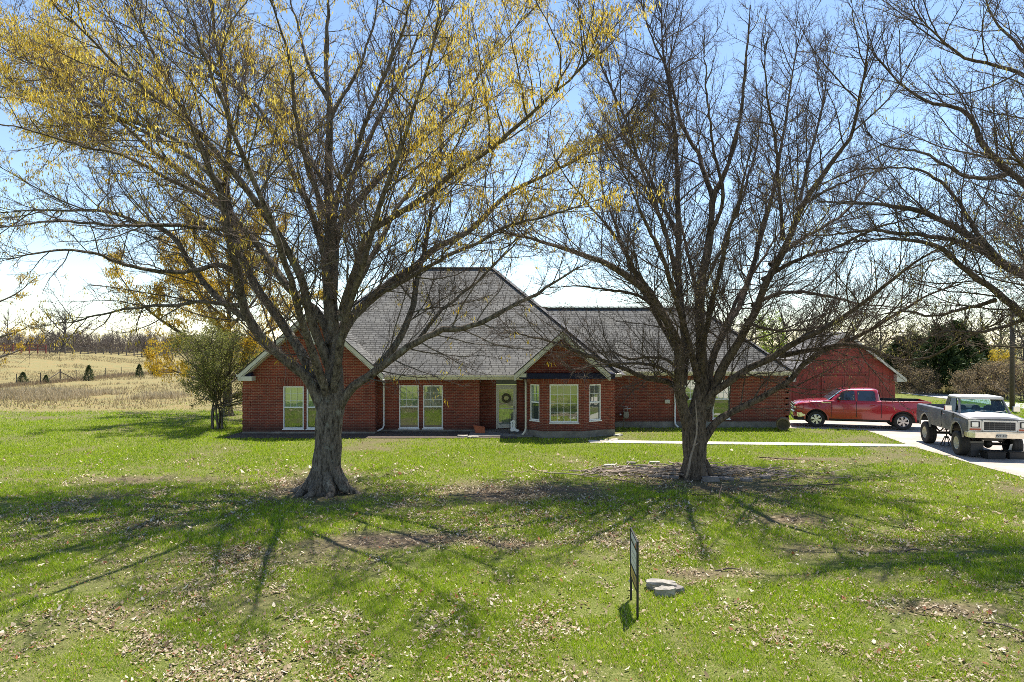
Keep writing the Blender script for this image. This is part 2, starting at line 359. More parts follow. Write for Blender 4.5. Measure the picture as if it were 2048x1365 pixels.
# ------------------------------------------------------------------ grass blades and leaf litter
def inside(ring, x, y):
    r = np.zeros(len(x), bool); n = len(ring)
    for k in range(n):
        (x0, y0), (x1, y1) = ring[k], ring[(k+1) % n]
        c = ((y0 > y) != (y1 > y)) & (x < (x1-x0)*(y-y0)/(y1-y0+1e-12)+x0); r ^= c
    return r
def keepout(x, y):
    k = inside(DRIVE, x, y) | inside(WALK, x, y) | ((x > BED[0]) & (x < BED[1]) & (y > BED[2]) & (y < 46))
    k |= (x > 4.5) & (x < 13.4) & (y > 33) & (y < 46) | (x > 16) & (x < 23) & (y > 39.5) & (y < 46)
    k |= (np.hypot(x-T1[0], y-T1[1]) < .75) | (np.hypot(x-T2[0], y-T2[1]) < .8)
    return k
def scatter(y0, y1, dens, xl):
    n = int((y1-y0)*2*xl*dens); y = rng.uniform(y0, y1, n); x = rng.uniform(-xl, xl, n)
    ok = (np.abs(x) < .78*y+2.5) & ~keepout(x, y); return x[ok], y[ok]
V, Tr, Cc = [], [], []; off = 0
for (y0, y1, dens, xl, hgt, wid) in ((6.0, 10, 3000, 11, .065, .009), (10, 14.5, 1900, 14, .07, .012), (14.5, 20, 1050, 18.5, .075, .016), (20, 27, 560, 24, .075, .022), (27, 36, 260, 31, .08, .03), (36, 48, 110, 40, .09, .045)):
    x, y = scatter(y0, y1, dens, xl)
    d = dirt_mask(x, y); f = field_mask(x, y); clump = .55*vnoise(x, y, .26, 14)+.45*vnoise(x, y, .75, 18); big = fbm(x, y, 3.2, 21)
    lush = np.clip(sstep(19.5, 25, y+2.2*(big-.5))+.75*sstep(.56, .68, big), 0, 1)*(1-.6*d)
    keep = rng.random(len(x)) < np.clip(1.04-1.45*d, .03, 1)*np.clip(sstep(.27, .55, clump)+.8*lush, .1, 1)*(1-.75*f)
    x, y, d, f, clump, big, lush = (v[keep] for v in (x, y, d, f, clump, big, lush)); n = len(x)
    h = hgt*rng.uniform(.45, 1.25, n)*np.clip(.45+1.2*clump+.25*(big-.5), .4, 1.5)*(1-.4*d); an = rng.uniform(0, 2*np.pi, n); lean = rng.uniform(.2, 1.0, n)*h; la = rng.uniform(0, 2*np.pi, n)
    wv = wid*rng.uniform(.6, 1.3, n)
    p = np.stack([x, y, terrain(x, y)-.004], -1); s = np.stack([np.cos(an)*wv/2, np.sin(an)*wv/2, 0*x], -1)
    tip = p+np.stack([np.cos(la)*lean, np.sin(la)*lean, h], -1)
    v = np.stack([p-s, p+s, tip], 1).reshape(-1, 3); V.append(v)
    Tr.append(off+np.arange(3*n).reshape(n, 3)); off += 3*n
    u = rng.random(n)[:, None]; green = np.array([.115, .255, .006])*(1-u)+np.array([.47, .57, .018])*u
    gb = np.clip((big-.5)*2.4+.5, 0, 1)[:, None]; green = (green*(.72+.5*clump[:, None]))*(1-.45*gb)+np.array([.40, .49, .04])*.45*gb
    dryp = np.clip(.05+.38*(1-big)*(1-clump)*(1-lush)+.35*d+.8*f, 0, .9); dry = (rng.random(n) < dryp)[:, None]
    straw = np.array([.58, .48, .24])*(.7+.6*rng.random((n, 1)))
    c = np.where(dry, straw, green); Cc.append(np.repeat(c, 3, 0))
tag(np_mesh("lawn_grass", np.concatenate(V), None, np.concatenate(Tr), 'blade', tint=np.concatenate(Cc)), 'short patchy spring grass covering the whole front lawn', 'grass', kind='stuff')

V, Q, Cc = [], [], []; off = 0
for (y0, y1, dens, xl, sz) in ((6, 10, 1150, 11, .020), (10, 15, 760, 14, .022), (15, 21, 370, 19, .028), (21, 30, 95, 26, .04)):
    x, y = scatter(y0, y1, dens*1.6, xl); m = litter_mask(x, y); k = rng.random(len(x)) < m; x, y = x[k], y[k]; n = len(x)
    an = rng.uniform(0, 2*np.pi, n); s = sz*np.clip(rng.lognormal(-.15, .42, n), .35, 2.2); as_ = rng.uniform(.3, .75, n); tilt = rng.uniform(-.7, .7, n); curl = rng.uniform(-.4, 1.2, n)
    z = terrain(x, y)+rng.uniform(.008, .05, n)
    ux = np.stack([np.cos(an), np.sin(an), tilt], -1)*s[:, None]; vx = np.stack([-np.sin(an), np.cos(an), rng.uniform(-.5, .5, n)], -1)*(s*as_)[:, None]
    c0 = np.stack([x, y, z], -1); up = np.zeros((n, 3)); up[:, 2] = s*curl*.5
    v = np.stack([c0-ux-vx*.3+up, c0-vx, c0+vx, c0-ux*.9+vx*.4+up, c0+ux-vx*.3+up, c0+ux*.9+vx*.35+up], 1).reshape(-1, 3); V.append(v)
    i = off+np.arange(n)[:, None]*6; Q.append(np.concatenate([i+[0, 1, 2, 3], i+[1, 4, 5, 2]], 0)); off += 6*n
    u = rng.random((n, 1)); c = np.array([.17, .11, .058])*(1-u)+np.array([.52, .42, .28])*u; pl = rng.random(n) < .14; c[pl] = c[pl]*.3+np.array([.55, .49, .39])
    red = rng.random(n) < .05; c[red] = np.array([.28, .10, .05]); Cc.append(np.repeat(c, 6, 0))
tag(np_mesh("fallen_leaves", np.concatenate(V), np.concatenate(Q), None, 'litter', tint=np.concatenate(Cc)), 'dry tan oak leaves strewn over the lawn', 'fallen leaves', kind='stuff')

# dry bunch grass of the pasture
V, Tr, Cc = [], [], []; off = 0
def dry_blades(x, y, hgt, wid, cols):
    global off
    n = len(x); h = hgt*rng.uniform(.4, 1.3, n); an = rng.uniform(0, 2*np.pi, n); la = rng.uniform(0, 2*np.pi, n); ln = h*rng.uniform(.1, .7, n)
    p = np.stack([x, y, terrain(x, y)-.02], -1); s = np.stack([np.cos(an)*wid/2, np.sin(an)*wid/2, 0*x], -1)
    V.append(np.stack([p-s, p+s, p+np.stack([np.cos(la)*ln, np.sin(la)*ln, h], -1)], 1).reshape(-1, 3)); Tr.append(off+np.arange(3*n).reshape(n, 3)); off += 3*n
    u = rng.random((n, 1)); Cc.append(np.repeat(np.array(cols[0])*(1-u)+np.array(cols[1])*u, 3, 0))
n = 60000; x = rng.uniform(-95, -22, n); y = rng.uniform(42, 120, n); k = (np.abs(x) < .8*y+4) & (fbm(x, y, 5, 31) > .45); dry_blades(x[k], y[k], .28, .07, ((.25, .19, .09), (.42, .34, .19)))
n = 9000; r = np.sqrt(rng.random(n)); t = rng.uniform(0, 2*np.pi, n); x = -36+12*r*np.cos(t); y = 51+4.0*r*np.sin(t); k = fbm(x, y, 3, 33) > .47; dry_blades(x[k], y[k], .5, .06, ((.32, .25, .14), (.52, .43, .28)))
n = 5000; x = -46.5+rng.normal(0, .7, n); y = rng.uniform(60, 96, n); dry_blades(x, y, .4, .06, ((.14, .09, .06), (.42, .32, .18)))
n = 12000; x = rng.uniform(22, 50, n); y = rng.uniform(54, 70, n); dry_blades(x, y, .5, .07, ((.2, .16, .08), (.45, .38, .2)))
tag(np_mesh("dry_grass", np.concatenate(V), None, np.concatenate(Tr), 'blade', tint=np.concatenate(Cc)), 'tall straw coloured dry grass in the pasture', 'dry grass', kind='stuff')
# ------------------------------------------------------------------ trees: branch skeletons grown on arrays
def resample(pts, K):
    p = np.asarray(pts, float); n = len(p)
    d = np.concatenate([[0], np.cumsum(np.linalg.norm(np.diff(p[:, :3], axis=0), axis=1))]); d /= d[-1]
    e = np.vstack([2*p[0]-p[1], p, 2*p[-1]-p[-2]]); t = np.linspace(0, 1, K); k = np.clip(np.searchsorted(d, t, 'right')-1, 0, n-2)
    u = ((t-d[k])/(d[k+1]-d[k]))[:, None]; p0, p1, p2, p3 = e[k], e[k+1], e[k+2], e[k+3]
    return .5*(2*p1+(p2-p0)*u+(2*p0-5*p1+4*p2-p3)*u*u+(3*p1-p0-3*p2+p3)*u**3)
def norm(v): return v/np.maximum(np.linalg.norm(v, axis=-1, keepdims=True), 1e-9)
def tubes(Pn, Rn, m):
    n, K, _ = Pn.shape
    if n == 0: return np.zeros((0, 3)), np.zeros((0, 4), int)
    T = norm(np.gradient(Pn, axis=1)); ref = norm(np.cross(T[:, :1], np.array([.31, .72, .62])+0*T[:, :1])); ref = np.repeat(ref, K, 1)
    u = norm(ref-T*(ref*T).sum(-1, keepdims=True)); v = np.cross(T, u)
    a = np.arange(m)*2*np.pi/m; ring = u[:, :, None]*np.cos(a)[:, None]+v[:, :, None]*np.sin(a)[:, None]
    vs = Pn[:, :, None]+ring*Rn[:, :, None, None]
    i = np.arange(n*K*m).reshape(n, K, m); j = np.roll(i, -1, 2)
    q = np.stack([i[:, :-1], j[:, :-1], j[:, 1:], i[:, 1:]], -1).reshape(-1, 4)
    return vs.reshape(-1, 3), q
def spawn(g, Pp, Rp, counts, t0, t1, a0, a1, L, S, wander, up, rfun, taper=.35, droop=0.0, bias=.0):
    """children along every parent branch; L = (factor of parent length, min, max)"""
    n, K, _ = Pp.shape; counts = np.asarray(counts, int); ix = np.repeat(np.arange(n), counts); m = len(ix)
    first = np.cumsum(counts)-counts; order = np.arange(m)-first[ix]
    t = t0+(t1-t0)*(order+g.random(m))/np.maximum(counts[ix], 1); f = t*(K-1); k = np.clip(f.astype(int), 0, K-2); fr = (f-k)[:, None]
    pos = Pp[ix, k]*(1-fr)+Pp[ix, k+1]*fr; rp = Rp[ix, k]*(1-fr[:, 0])+Rp[ix, k+1]*fr[:, 0]
    tan = norm(Pp[ix, k+1]-Pp[ix, k]); rnd = norm(np.cross(tan, g.normal(size=(m, 3)))); rnd[:, 2] = rnd[:, 2]*.8+bias; rnd = norm(rnd-tan*(rnd*tan).sum(-1, keepdims=True))
    an = g.uniform(a0, a1, m)[:, None]; d = norm(tan*np.cos(an)+rnd*np.sin(an))
    pl = np.linalg.norm(np.diff(Pp, axis=1), axis=-1).sum(1)[ix]
    ln = np.clip(pl*L[0]*(1-.55*t)*g.uniform(.55, 1.3, m), L[1], L[2]*g.uniform(.75, 1.1, m)); st = ln/(S-1)
    out = np.empty((m, S, 3)); out[:, 0] = pos
    for s in range(1, S):
        d = norm(d+g.normal(size=(m, 3))*wander+np.array([0, 0, 1])*(up-droop*s/S)); out[:, s] = out[:, s-1]+d*st[:, None]
    r0 = np.minimum(rp*.8, rfun(ln)); rr = r0[:, None]*np.linspace(1, taper, S)[None]
    return out, rr
def plen(Pn): return np.linalg.norm(np.diff(Pn, axis=1), axis=-1).sum(1)
def hang(g, pos, per, length, width, cols, spread=.06, fall=.9):
    """narrow strips (catkins, young leaves) hanging from the given points"""
    m = len(pos)*per; c = np.repeat(pos, per, 0)+g.normal(size=(m, 3))*spread
    d = norm(g.normal(size=(m, 3))*(1-fall)+np.array([0, 0, -1.0])*fall+g.normal(size=(m, 3))*.25); ln = g.uniform(*length, m)[:, None]
    s = norm(np.cross(d, g.normal(size=(m, 3))))*g.uniform(*width, m)[:, None]*.5
    b = norm(np.cross(d, s)); mid = c+d*ln*.5+b*ln*.08
    v = np.stack([c, mid-s, c+d*ln, mid+s], 1).reshape(-1, 3); q = np.arange(4*m).reshape(m, 4)
    u = g.random((len(pos), 1)); base = np.array(cols[0])*(1-u)+np.array(cols[1])*u; base = np.repeat(base, per, 0)*g.uniform(.75, 1.25, (m, 1))
    return v, q, np.repeat(base, 4, 0)
def join(parts):
    vs, qs, o = [], [], 0
    for v, q in parts: vs.append(v); qs.append(q+o); o += len(v)
    return np.concatenate(vs), np.concatenate(qs)
def gnarl(v, amp, sc_=3.0):
    n = vnoise(v[:, 0]*1.3+v[:, 1], v[:, 2], 1/sc_, 3)+vnoise(v[:, 1]*1.7-v[:, 0], v[:, 2]*1.4, .6/sc_, 5)-1
    return v+np.stack([n, np.roll(n, 7), 0*n], -1)*amp

def big_tree(name, label, base, trunk, limbs, seed, bark, sec, foliage=None, roots=(), per_sec=.36, per_l2=.19, per_tw=.13, upk=.03, twigmat='twig', group='shade trees on the front lawn', secmax=3.2, rs=.8, ts=.84):
    g = np.random.default_rng(seed); bx, by = base; root = empty(name, (bx, by, 0)); tag(root, label, 'tree', group)
    tr = np.array([[*P(px, py, by+dy), r] for px, py, dy, r in trunk]); tr[:, 3] *= ts; tr = resample(tr, 44)
    parts = []
    v, q = tubes(tr[None, :, :3], tr[None, :, 3], 20); parts.append((gnarl(v, .05), q))
    for (ang, ln, r) in roots:
        t = np.linspace(0, 1, 12); wob = np.cumsum(g.normal(size=12)*.06)
        pp = np.stack([bx+np.cos(ang+wob)*(.22+ln*t), by+np.sin(ang+wob)*(.22+ln*t), .62*(1-t)**2.6*(r/.14)-.03-.05*t+.05*np.sin(t*7+ang)*(1-t)], -1)
        v, q = tubes(pp[None], (r*1.35*(1-.8*t))[None], 9); parts.append((gnarl(v, .02), q))
    LP, LR = [], []
    for pts, e, r0, r1 in limbs:
        n = len(pts); w3 = []
        for k, pt in enumerate(pts):
            dy = pt[2] if len(pt) > 2 else e*(k/(n-1))**1.25
            w3.append(P(pt[0], pt[1], by+dy))
        a_ = resample(w3, 30); t = np.linspace(0, 1, 30)
        a_ += np.cumsum(g.normal(size=(30, 3))*.018, 0)*np.minimum(1, t*4)[:, None]
        LP.append(a_); LR.append((r0*(1-t)**.85+r1)*(1+.25*np.exp(-t*18)))
    LP, LR = np.array(LP), np.array(LR)*rs
    v, q = tubes(LP, LR, 10); parts.append((gnarl(v, .025), q))
    ll = plen(LP)
    S1, R1 = spawn(g, LP, LR, (ll/per_sec).astype(int)+2, .12, 1, .45, 1.05, (.4, .5, secmax), 12, .1, upk, lambda L: .005+.0058*L, .3, bias=.22)
    # tips carry on as a spray
    ST, RT = spawn(g, LP, LR, np.full(len(LP), 4), .9, 1, .1, .5, (.3, .8, 2.0), 12, .1, upk, lambda L: .005+.006*L, .3)
    S1 = np.concatenate([S1, ST]); R1 = np.concatenate([R1, RT])
    TP = tr[None, 14:, :3]; TRR = tr[None, 14:, 3]
    S0, R0 = spawn(g, TP, TRR, [26], .15, 1, .6, 1.2, (.2, .6, 2.2), 12, .1, upk, lambda L: .006+.008*L, .3)
    S1 = np.concatenate([S1, S0]); R1 = np.concatenate([R1, R0])
    v, q = tubes(S1, R1, 6); parts.append((v, q))
    vv, qq = join(parts); np_mesh("trunk", vv, qq, None, bark, root, smooth=True, at=(bx, by, 0))
    S2, R2 = spawn(g, S1, R1, (plen(S1)/per_l2).astype(int)+2, .12, 1, .5, 1.0, (.42, .22, 1.25), 7, .14, upk*.8, lambda L: .0038+.0032*L, .5, bias=.1)
    S3, R3 = spawn(g, S2, R2, (plen(S2)/per_tw).astype(int)+1, .15, 1, .4, 1.0, (.45, .1, .45), 4, .16, upk, lambda L: .0034+.002*L, .7)
    S4, R4 = spawn(g, S1, R1, (plen(S1)/(per_tw*3)).astype(int)+1, .1, 1, .5, 1.2, (.12, .1, .4), 4, .18, 0, lambda L: .0034+.002*L, .7)
    vv, qq = join([tubes(S2, R2, 4), tubes(S3, R3, 3), tubes(S4, R4, 3)])
    crown = np_mesh("crown", vv, qq, None, twigmat, root, smooth=True, at=(bx, by, 0))
    if foliage:
        tips = np.concatenate([S3[:, -1], S2[:, -1], S3[:, 1]]); pr = foliage['prob'](tips); k = g.random(len(tips)) < pr; pos = tips[k]
        fv, fq, fc = hang(g, pos, foliage['per'], foliage['len'], foliage['wid'], foliage['cols'])
        np_mesh("foliage", fv, fq, None, 'leaf', crown, tint=fc, at=(bx, by, 0))
    print(name, "branches", len(S1), len(S2), len(S3)+len(S4))
    return root

# the oak that stands left of the middle, hung with yellow catkins
b1 = T1
t1_trunk = [(650, 997, 0, .60), (650, 975, 0, .53), (652, 945, 0, .475), (655, 905, 0, .445), (657, 860, 0, .435), (661, 820, 0, .455), (665, 790, 0, .42), (668, 755, 0, .29), (668, 700, .1, .245), (663, 610, .15, .215), (658, 520, .2, .19),
            (660, 420, .2, .155), (656, 330, .1, .13), (660, 230, 0, .1), (652, 120, .1, .075), (658, 10, .2, .05), (662, -90, .3, .025)]
t1_limbs = [
 ([(650, 825), (612, 752), (557, 712), (505, 648), (489, 590), (484, 545), (470, 484), (453, 400), (430, 344), (403, 275), (379, 220), (344, 151), (315, 90), (280, 10)], -4.6, .185, .016),
 ([(655, 800), (615, 728), (592, 687), (557, 633), (520, 580), (503, 545), (486, 505), (470, 430), (462, 350), (470, 260), (455, 150), (440, 40), (430, -50)], 3.6, .17, .016),
 ([(662, 690), (642, 632), (586, 585), (542, 523), (500, 470), (440, 400), (350, 335), (270, 270), (200, 200), (120, 140), (30, 95)], 5.2, .14, .014),
 ([(664, 740), (630, 660), (600, 560), (560, 480), (500, 390), (430, 300), (360, 230), (270, 160), (190, 90), (120, 20)], -5.2, .15, .014),
 ([(660, 560), (625, 430), (592, 360), (565, 290), (520, 215), (447, 150), (379, 90), (300, 20)], 3.2, .11, .012),
 ([(659, 450), (630, 360), (605, 270), (590, 170), (570, 80), (540, -30)], -3.6, .09, .012),
 ([(658, 380), (600, 300), (540, 265), (480, 190), (430, 100), (400, 0)], 4.2, .075, .01),
 ([(486, 555), (440, 532), (385, 540), (330, 537), (260, 527), (200, 505), (120, 500), (30, 510)], -4.2, .08, .012),
 ([(500, 640), (445, 605), (390, 545), (350, 480), (300, 455), (210, 430), (110, 430), (0, 440)], 3.8, .10, .012),
 ([(480, 612), (400, 604), (330, 612), (240, 618), (150, 640), (80, 650)], 1.4, .06, .01),
 ([(470, 462), (400, 455), (330, 452), (240, 450), (130, 440), (0, 455)], -4.8, .07, .011),
 ([(460, 430), (400, 385), (330, 350), (250, 310), (170, 290), (70, 260), (-30, 240)], -3.4, .07, .011),
 ([(445, 370), (380, 320), (300, 280), (220, 235), (130, 170), (40, 120), (-40, 70)], 4.6, .07, .011),
 ([(420, 310), (330, 270), (250, 240), (160, 230), (60, 200), (-40, 195)], 5.6, .06, .01),
 ([(672, 822), (705, 775), (752, 742), (813, 700), (875, 670), (936, 660), (988, 641), (1050, 608), (1110, 575), (1160, 545)], -3.6, .15, .014),
 ([(752, 736), (785, 697), (812, 645), (823, 598), (825, 551), (838, 510), (848, 430), (862, 330), (872, 230), (900, 130)], 2.6, .11, .012),
 ([(668, 710), (690, 655), (721, 619), (778, 574), (823, 541), (870, 502), (944, 462), (985, 420), (1030, 381), (1099, 348), (1185, 306), (1260, 262)], 4.2, .155, .014),
 ([(680, 640), (708, 545), (735, 470), (824, 413), (875, 372), (944, 324), (1013, 275), (1080, 215), (1150, 150), (1200, 90)], -5, .12, .013),
 ([(666, 600), (678, 480), (700, 400), (722, 330), (755, 255), (806, 170), (850, 80), (890, -20)], 3.8, .115, .013),
 ([(664, 520), (670, 400), (715, 280), (760, 170), (800, 70), (830, -40)], -3.8, .10, .012),
 ([(690, 440), (772, 341), (850, 280), (930, 200), (1000, 105), (1060, 15)], 5.2, .085, .011),
 ([(775, 580), (850, 540), (940, 495), (1030, 450), (1110, 430), (1200, 410)], -4.4, .07, .011),
 ([(830, 690), (880, 630), (930, 600), (985, 555), (1050, 490), (1100, 430)], 2.4, .06, .01),
 ([(668, 780, -.2), (690, 640, -1.2), (740, 470, -2.6), (800, 300, -3.8), (850, 150, -4.6), (880, 20, -5.2)], -5, .13, .014),
 ([(655, 790, -.2), (610, 650, -1.5), (560, 470, -3.2), (500, 300, -4.5), (440, 150, -5.5), (390, 10, -6)], -6, .13, .014),
 ([(664, 720, .2), (650, 560, 1.6), (630, 400, 3.4), (600, 260, 4.8), (570, 150, 6)], 6, .13, .014),
 ([(668, 700, .2), (720, 560, 1.8), (790, 430, 3.6), (870, 320, 5), (950, 230, 6.2)], 6, .12, .014),
 ([(656, 200), (610, 120), (590, 40), (560, -60)], 1.0, .06, .01), ([(658, 240), (710, 140), (740, 50), (760, -60)], -1.0, .06, .01),
]
def prob1(p):
    x, z = p[:, 0]-b1[0], p[:, 2]
    lo = .015+.2*sstep(6.4, 11.0, z)+.14*sstep(-4.0, -8.0, x)*sstep(3.6, 5.5, z)+.32*sstep(1.5, 7.0, x)*sstep(6.0, 7.6, z)
    cl = fbm(p[:, 0]+p[:, 1]*.3, z, 1.5, 41)
    return np.clip(lo*(.08+2.6*np.clip(cl-.38, 0, .8)), 0, .8)
big_tree("oak_tree", "big oak with yellow catkins and one thick trunk in front of the house's left gable", b1, t1_trunk, t1_limbs, 101, 'bark', None,
         dict(prob=prob1, per=6, len=(.07, .16), wid=(.016, .034), cols=((.66, .43, .025), (.92, .74, .16))),
         roots=((-2.6, .9, .16), (-1.9, .8, .13), (-1.25, .75, .14), (-.45, 1.0, .16), (.3, .8, .13), (1.4, .7, .13), (2.6, .9, .15), (-3.0, 1.1, .14)))

b2 = T2
t2_trunk = [(1391, 962, 0, .50), (1391, 940, 0, .44), (1390, 915, 0, .41), (1389, 880, 0, .42), (1388, 850, 0, .40), (1396, 810, 0, .27), (1404, 771, 0, .225), (1404, 718, 0, .2), (1400, 665, 0, .175), (1400, 600, .1, .16), (1406, 540, .1, .145), (1420, 480, .1, .125), (1427, 396, 0, .11),
            (1450, 345, 0, .085), (1468, 290, 0, .07), (1482, 220, -.1, .055), (1492, 120, -.2, .04), (1500, 10, -.3, .022)]
t2_limbs = [
 ([(1384, 870), (1370, 829), (1360, 780), (1356, 734), (1351, 676), (1330, 638), (1301, 582), (1272, 564), (1213, 529), (1154, 506), (1070, 480), (990, 470)], -3.8, .23, .014),
 ([(1364, 770), (1370, 705), (1366, 646), (1354, 573), (1352, 510), (1355, 447), (1355, 379), (1351, 275), (1338, 189), (1327, 103), (1320, 0)], 2.4, .15, .014),
 ([(1427, 400), (1407, 344), (1396, 303), (1365, 241), (1345, 150), (1310, 60), (1290, -20)], 3, .09, .011),
 ([(1408, 840), (1428, 770), (1437, 745), (1458, 709), (1481, 662), (1500, 621), (1515, 586), (1540, 530), (1565, 480), (1600, 400), (1650, 320), (1688, 270), (1705, 190), (1720, 90)], -3.6, .18, .015),
 ([(1410, 800), (1424, 718), (1444, 674), (1460, 640), (1479, 613), (1492, 570), (1520, 470), (1545, 380), (1565, 290), (1580, 180), (1600, 60)], 4, .14, .013),
 ([(1404, 830), (1420, 793), (1455, 768), (1509, 739), (1553, 718), (1588, 694), (1641, 669), (1694, 634), (1740, 600), (1790, 560), (1860, 510), (1930, 480)], -4.2, .15, .013),
 ([(1560, 712), (1600, 703), (1640, 694), (1700, 685), (1780, 704), (1816, 707), (1870, 690), (1930, 660), (2000, 625)], -5, .085, .012),
 ([(1398, 900), (1425, 850), (1457, 826), (1516, 794), (1574, 762), (1604, 726), (1648, 700), (1715, 672), (1790, 622), (1860, 585), (1930, 560)], -1.6, .15, .013),
 ([(1372, 800), (1342, 767), (1286, 755), (1242, 734), (1207, 717), (1154, 699), (1096, 673), (1052, 655), (1005, 649)], -3.2, .11, .011),
 ([(1366, 790), (1342, 755), (1313, 742), (1272, 736), (1200, 741), (1130, 748)], -4, .07, .01), ([(1358, 740), (1330, 715), (1295, 708), (1257, 711), (1228, 702), (1190, 700), (1150, 690)], 1.6, .06, .01),
 ([(1352, 700), (1310, 630), (1270, 560), (1240, 500), (1220, 440), (1200, 380), (1190, 320)], 3.6, .09, .011), ([(1340, 655), (1290, 600), (1230, 580), (1160, 570), (1090, 570)], 1.8, .07, .01),
 ([(1353, 560), (1335, 470), (1303, 400), (1270, 350), (1230, 310), (1190, 250)], -4.2, .075, .01), ([(1355, 470), (1320, 400), (1290, 330), (1250, 260), (1230, 160), (1220, 60)], 4.2, .07, .01),
 ([(1505, 612), (1548, 590), (1588, 586), (1641, 593), (1694, 602), (1760, 615), (1840, 618)], 2.6, .07, .01), ([(1490, 640), (1520, 655), (1570, 656), (1620, 648), (1690, 630), (1750, 605)], 4, .055, .01),
 ([(1565, 480), (1560, 400), (1550, 300), (1535, 200), (1530, 80)], -3.6, .07, .01), ([(1540, 530), (1600, 480), (1680, 430), (1740, 360), (1800, 300)], 4.2, .07, .01),
 ([(1525, 560), (1590, 520), (1670, 490), (1760, 450), (1830, 430)], -5, .07, .01), ([(1600, 400), (1620, 300), (1640, 200), (1650, 90)], 2.6, .05, .009),
 ([(1402, 740, -.2), (1410, 640, -1.2), (1440, 520, -2.4), (1470, 400, -3.4), (1500, 280, -4.2)], -4, .12, .012), ([(1396, 760, -.2), (1370, 640, -1.6), (1330, 520, -3), (1280, 420, -4.2), (1240, 330, -5)], -5, .12, .012),
 ([(1400, 700, .2), (1390, 580, 2), (1370, 460, 3.6), (1350, 360, 5)], 5, .11, .012), ([(1420, 730, .2), (1470, 610, 2), (1530, 500, 3.6), (1590, 400, 5)], 5, .11, .012),
 ([(1352, 540), (1320, 430), (1282, 330), (1250, 240), (1205, 130), (1165, 20)], 2.0, .08, .01), ([(1335, 645), (1270, 520), (1205, 430), (1150, 360), (1110, 290)], -2.6, .075, .01), ([(1420, 470), (1450, 400), (1440, 300), (1430, 190), (1420, 80)], -2.4, .07, .01), ([(1590, 420), (1660, 380), (1740, 350), (1810, 330)], -1.5, .06, .01),
 ([(1400, 600), (1430, 520), (1470, 430), (1500, 350), (1520, 270), (1530, 180)], 1.2, .07, .01),
]
def prob2(p): return np.where(fbm(p[:, 0], p[:, 2], .8, 51) > .66, .05, .004)
big_tree("bare_tree", "bare leafless tree whose trunk splits low, ringed by blocks and sticks before the house", b2, t2_trunk, t2_limbs, 202, 'bark2', None,
         dict(prob=prob2, per=5, len=(.04, .09), wid=(.012, .022), cols=((.35, .26, .08), (.5, .42, .2))), roots=((-2.4, .5, .12), (-1.2, .5, .13), (-.2, .6, .12), (.9, .5, .12), (2.7, .5, .12)), upk=.05, per_l2=.165, per_tw=.11, per_sec=.32, rs=.76, ts=.86)

b3 = T3
t3_trunk = [(2240, 1055, 0, .5), (2240, 1000, 0, .42), (2238, 930, 0, .4), (2232, 850, 0, .41), (2228, 800, 0, .34), (2224, 740, 0, .27), (2226, 640, 0, .22), (2220, 500, .1, .19), (2224, 350, .2, .15), (2218, 200, .2, .11), (2226, 50, .2, .07), (2224, -120, .3, .03)]
t3_limbs = [
 ([(2226, 800), (2150, 690), (2090, 600), (2048, 556), (1981, 514), (1937, 466), (1860, 424), (1780, 404), (1700, 398), (1640, 390)], .8, .2, .014),
 ([(2228, 815), (2160, 730), (2100, 680), (2048, 636), (1995, 601), (1950, 570), (1893, 526), (1849, 508), (1780, 500), (1700, 505)], -.6, .16, .014),
 ([(2224, 700), (2150, 520), (2090, 430), (2048, 381), (1966, 316), (1937, 264), (1915, 234), (1855, 218), (1790, 176), (1740, 120)], 1.4, .15, .013),
 ([(2222, 560), (2150, 300), (2090, 190), (2048, 148), (1990, 128), (1930, 108), (1870, 60), (1830, 10)], -.8, .11, .011),
 ([(2222, 480), (2160, 250), (2110, 140), (2060, 80), (2000, 20), (1970, -60)], 1.0, .1, .011),
 ([(2020, 540), (1960, 470), (1930, 400), (1880, 350), (1820, 330), (1740, 330)], 1.6, .08, .01), ([(1990, 600), (1930, 620), (1860, 640), (1800, 630), (1730, 640)], .5, .05, .01),
 ([(1960, 500), (1900, 480), (1840, 470), (1760, 460), (1690, 470), (1610, 480)], -1.2, .07, .01), ([(2010, 350), (1960, 360), (1890, 330), (1840, 300), (1780, 290), (1730, 260)], .6, .06, .01),
 ([(2226, 760, -.2), (2180, 620, -1.6), (2110, 480, -3.2), (2050, 380, -4.6), (1990, 300, -5.6)], -5, .13, .012), ([(2226, 760, .2), (2160, 620, 2), (2080, 520, 3.6), (2000, 440, 5)], 5, .13, .012),
 ([(2230, 760), (2300, 620), (2380, 500), (2460, 380)], .5, .14, .012), ([(2230, 720), (2290, 500), (2340, 300), (2380, 100)], 1.5, .12, .012), ([(2228, 780, -.3), (2240, 640, -2), (2260, 480, -4), (2270, 330, -5.6)], -5, .13, .012),
 ([(2048, 640), (2000, 650), (1950, 655), (1890, 660), (1840, 680)], -1.0, .05, .01),
]
def prob3(p): return np.where(fbm(p[:, 0], p[:, 2], .8, 61) > .6, .10, .01)
big_tree("bare_tree", "bare tree at the right edge, only its limbs reaching in over the old truck", b3, t3_trunk, t3_limbs, 303, 'bark2', None,
         dict(prob=prob3, per=5, len=(.04, .09), wid=(.012, .022), cols=((.38, .30, .07), (.55, .48, .16))), upk=.045, per_l2=.15, per_tw=.105, per_sec=.31, rs=.74)

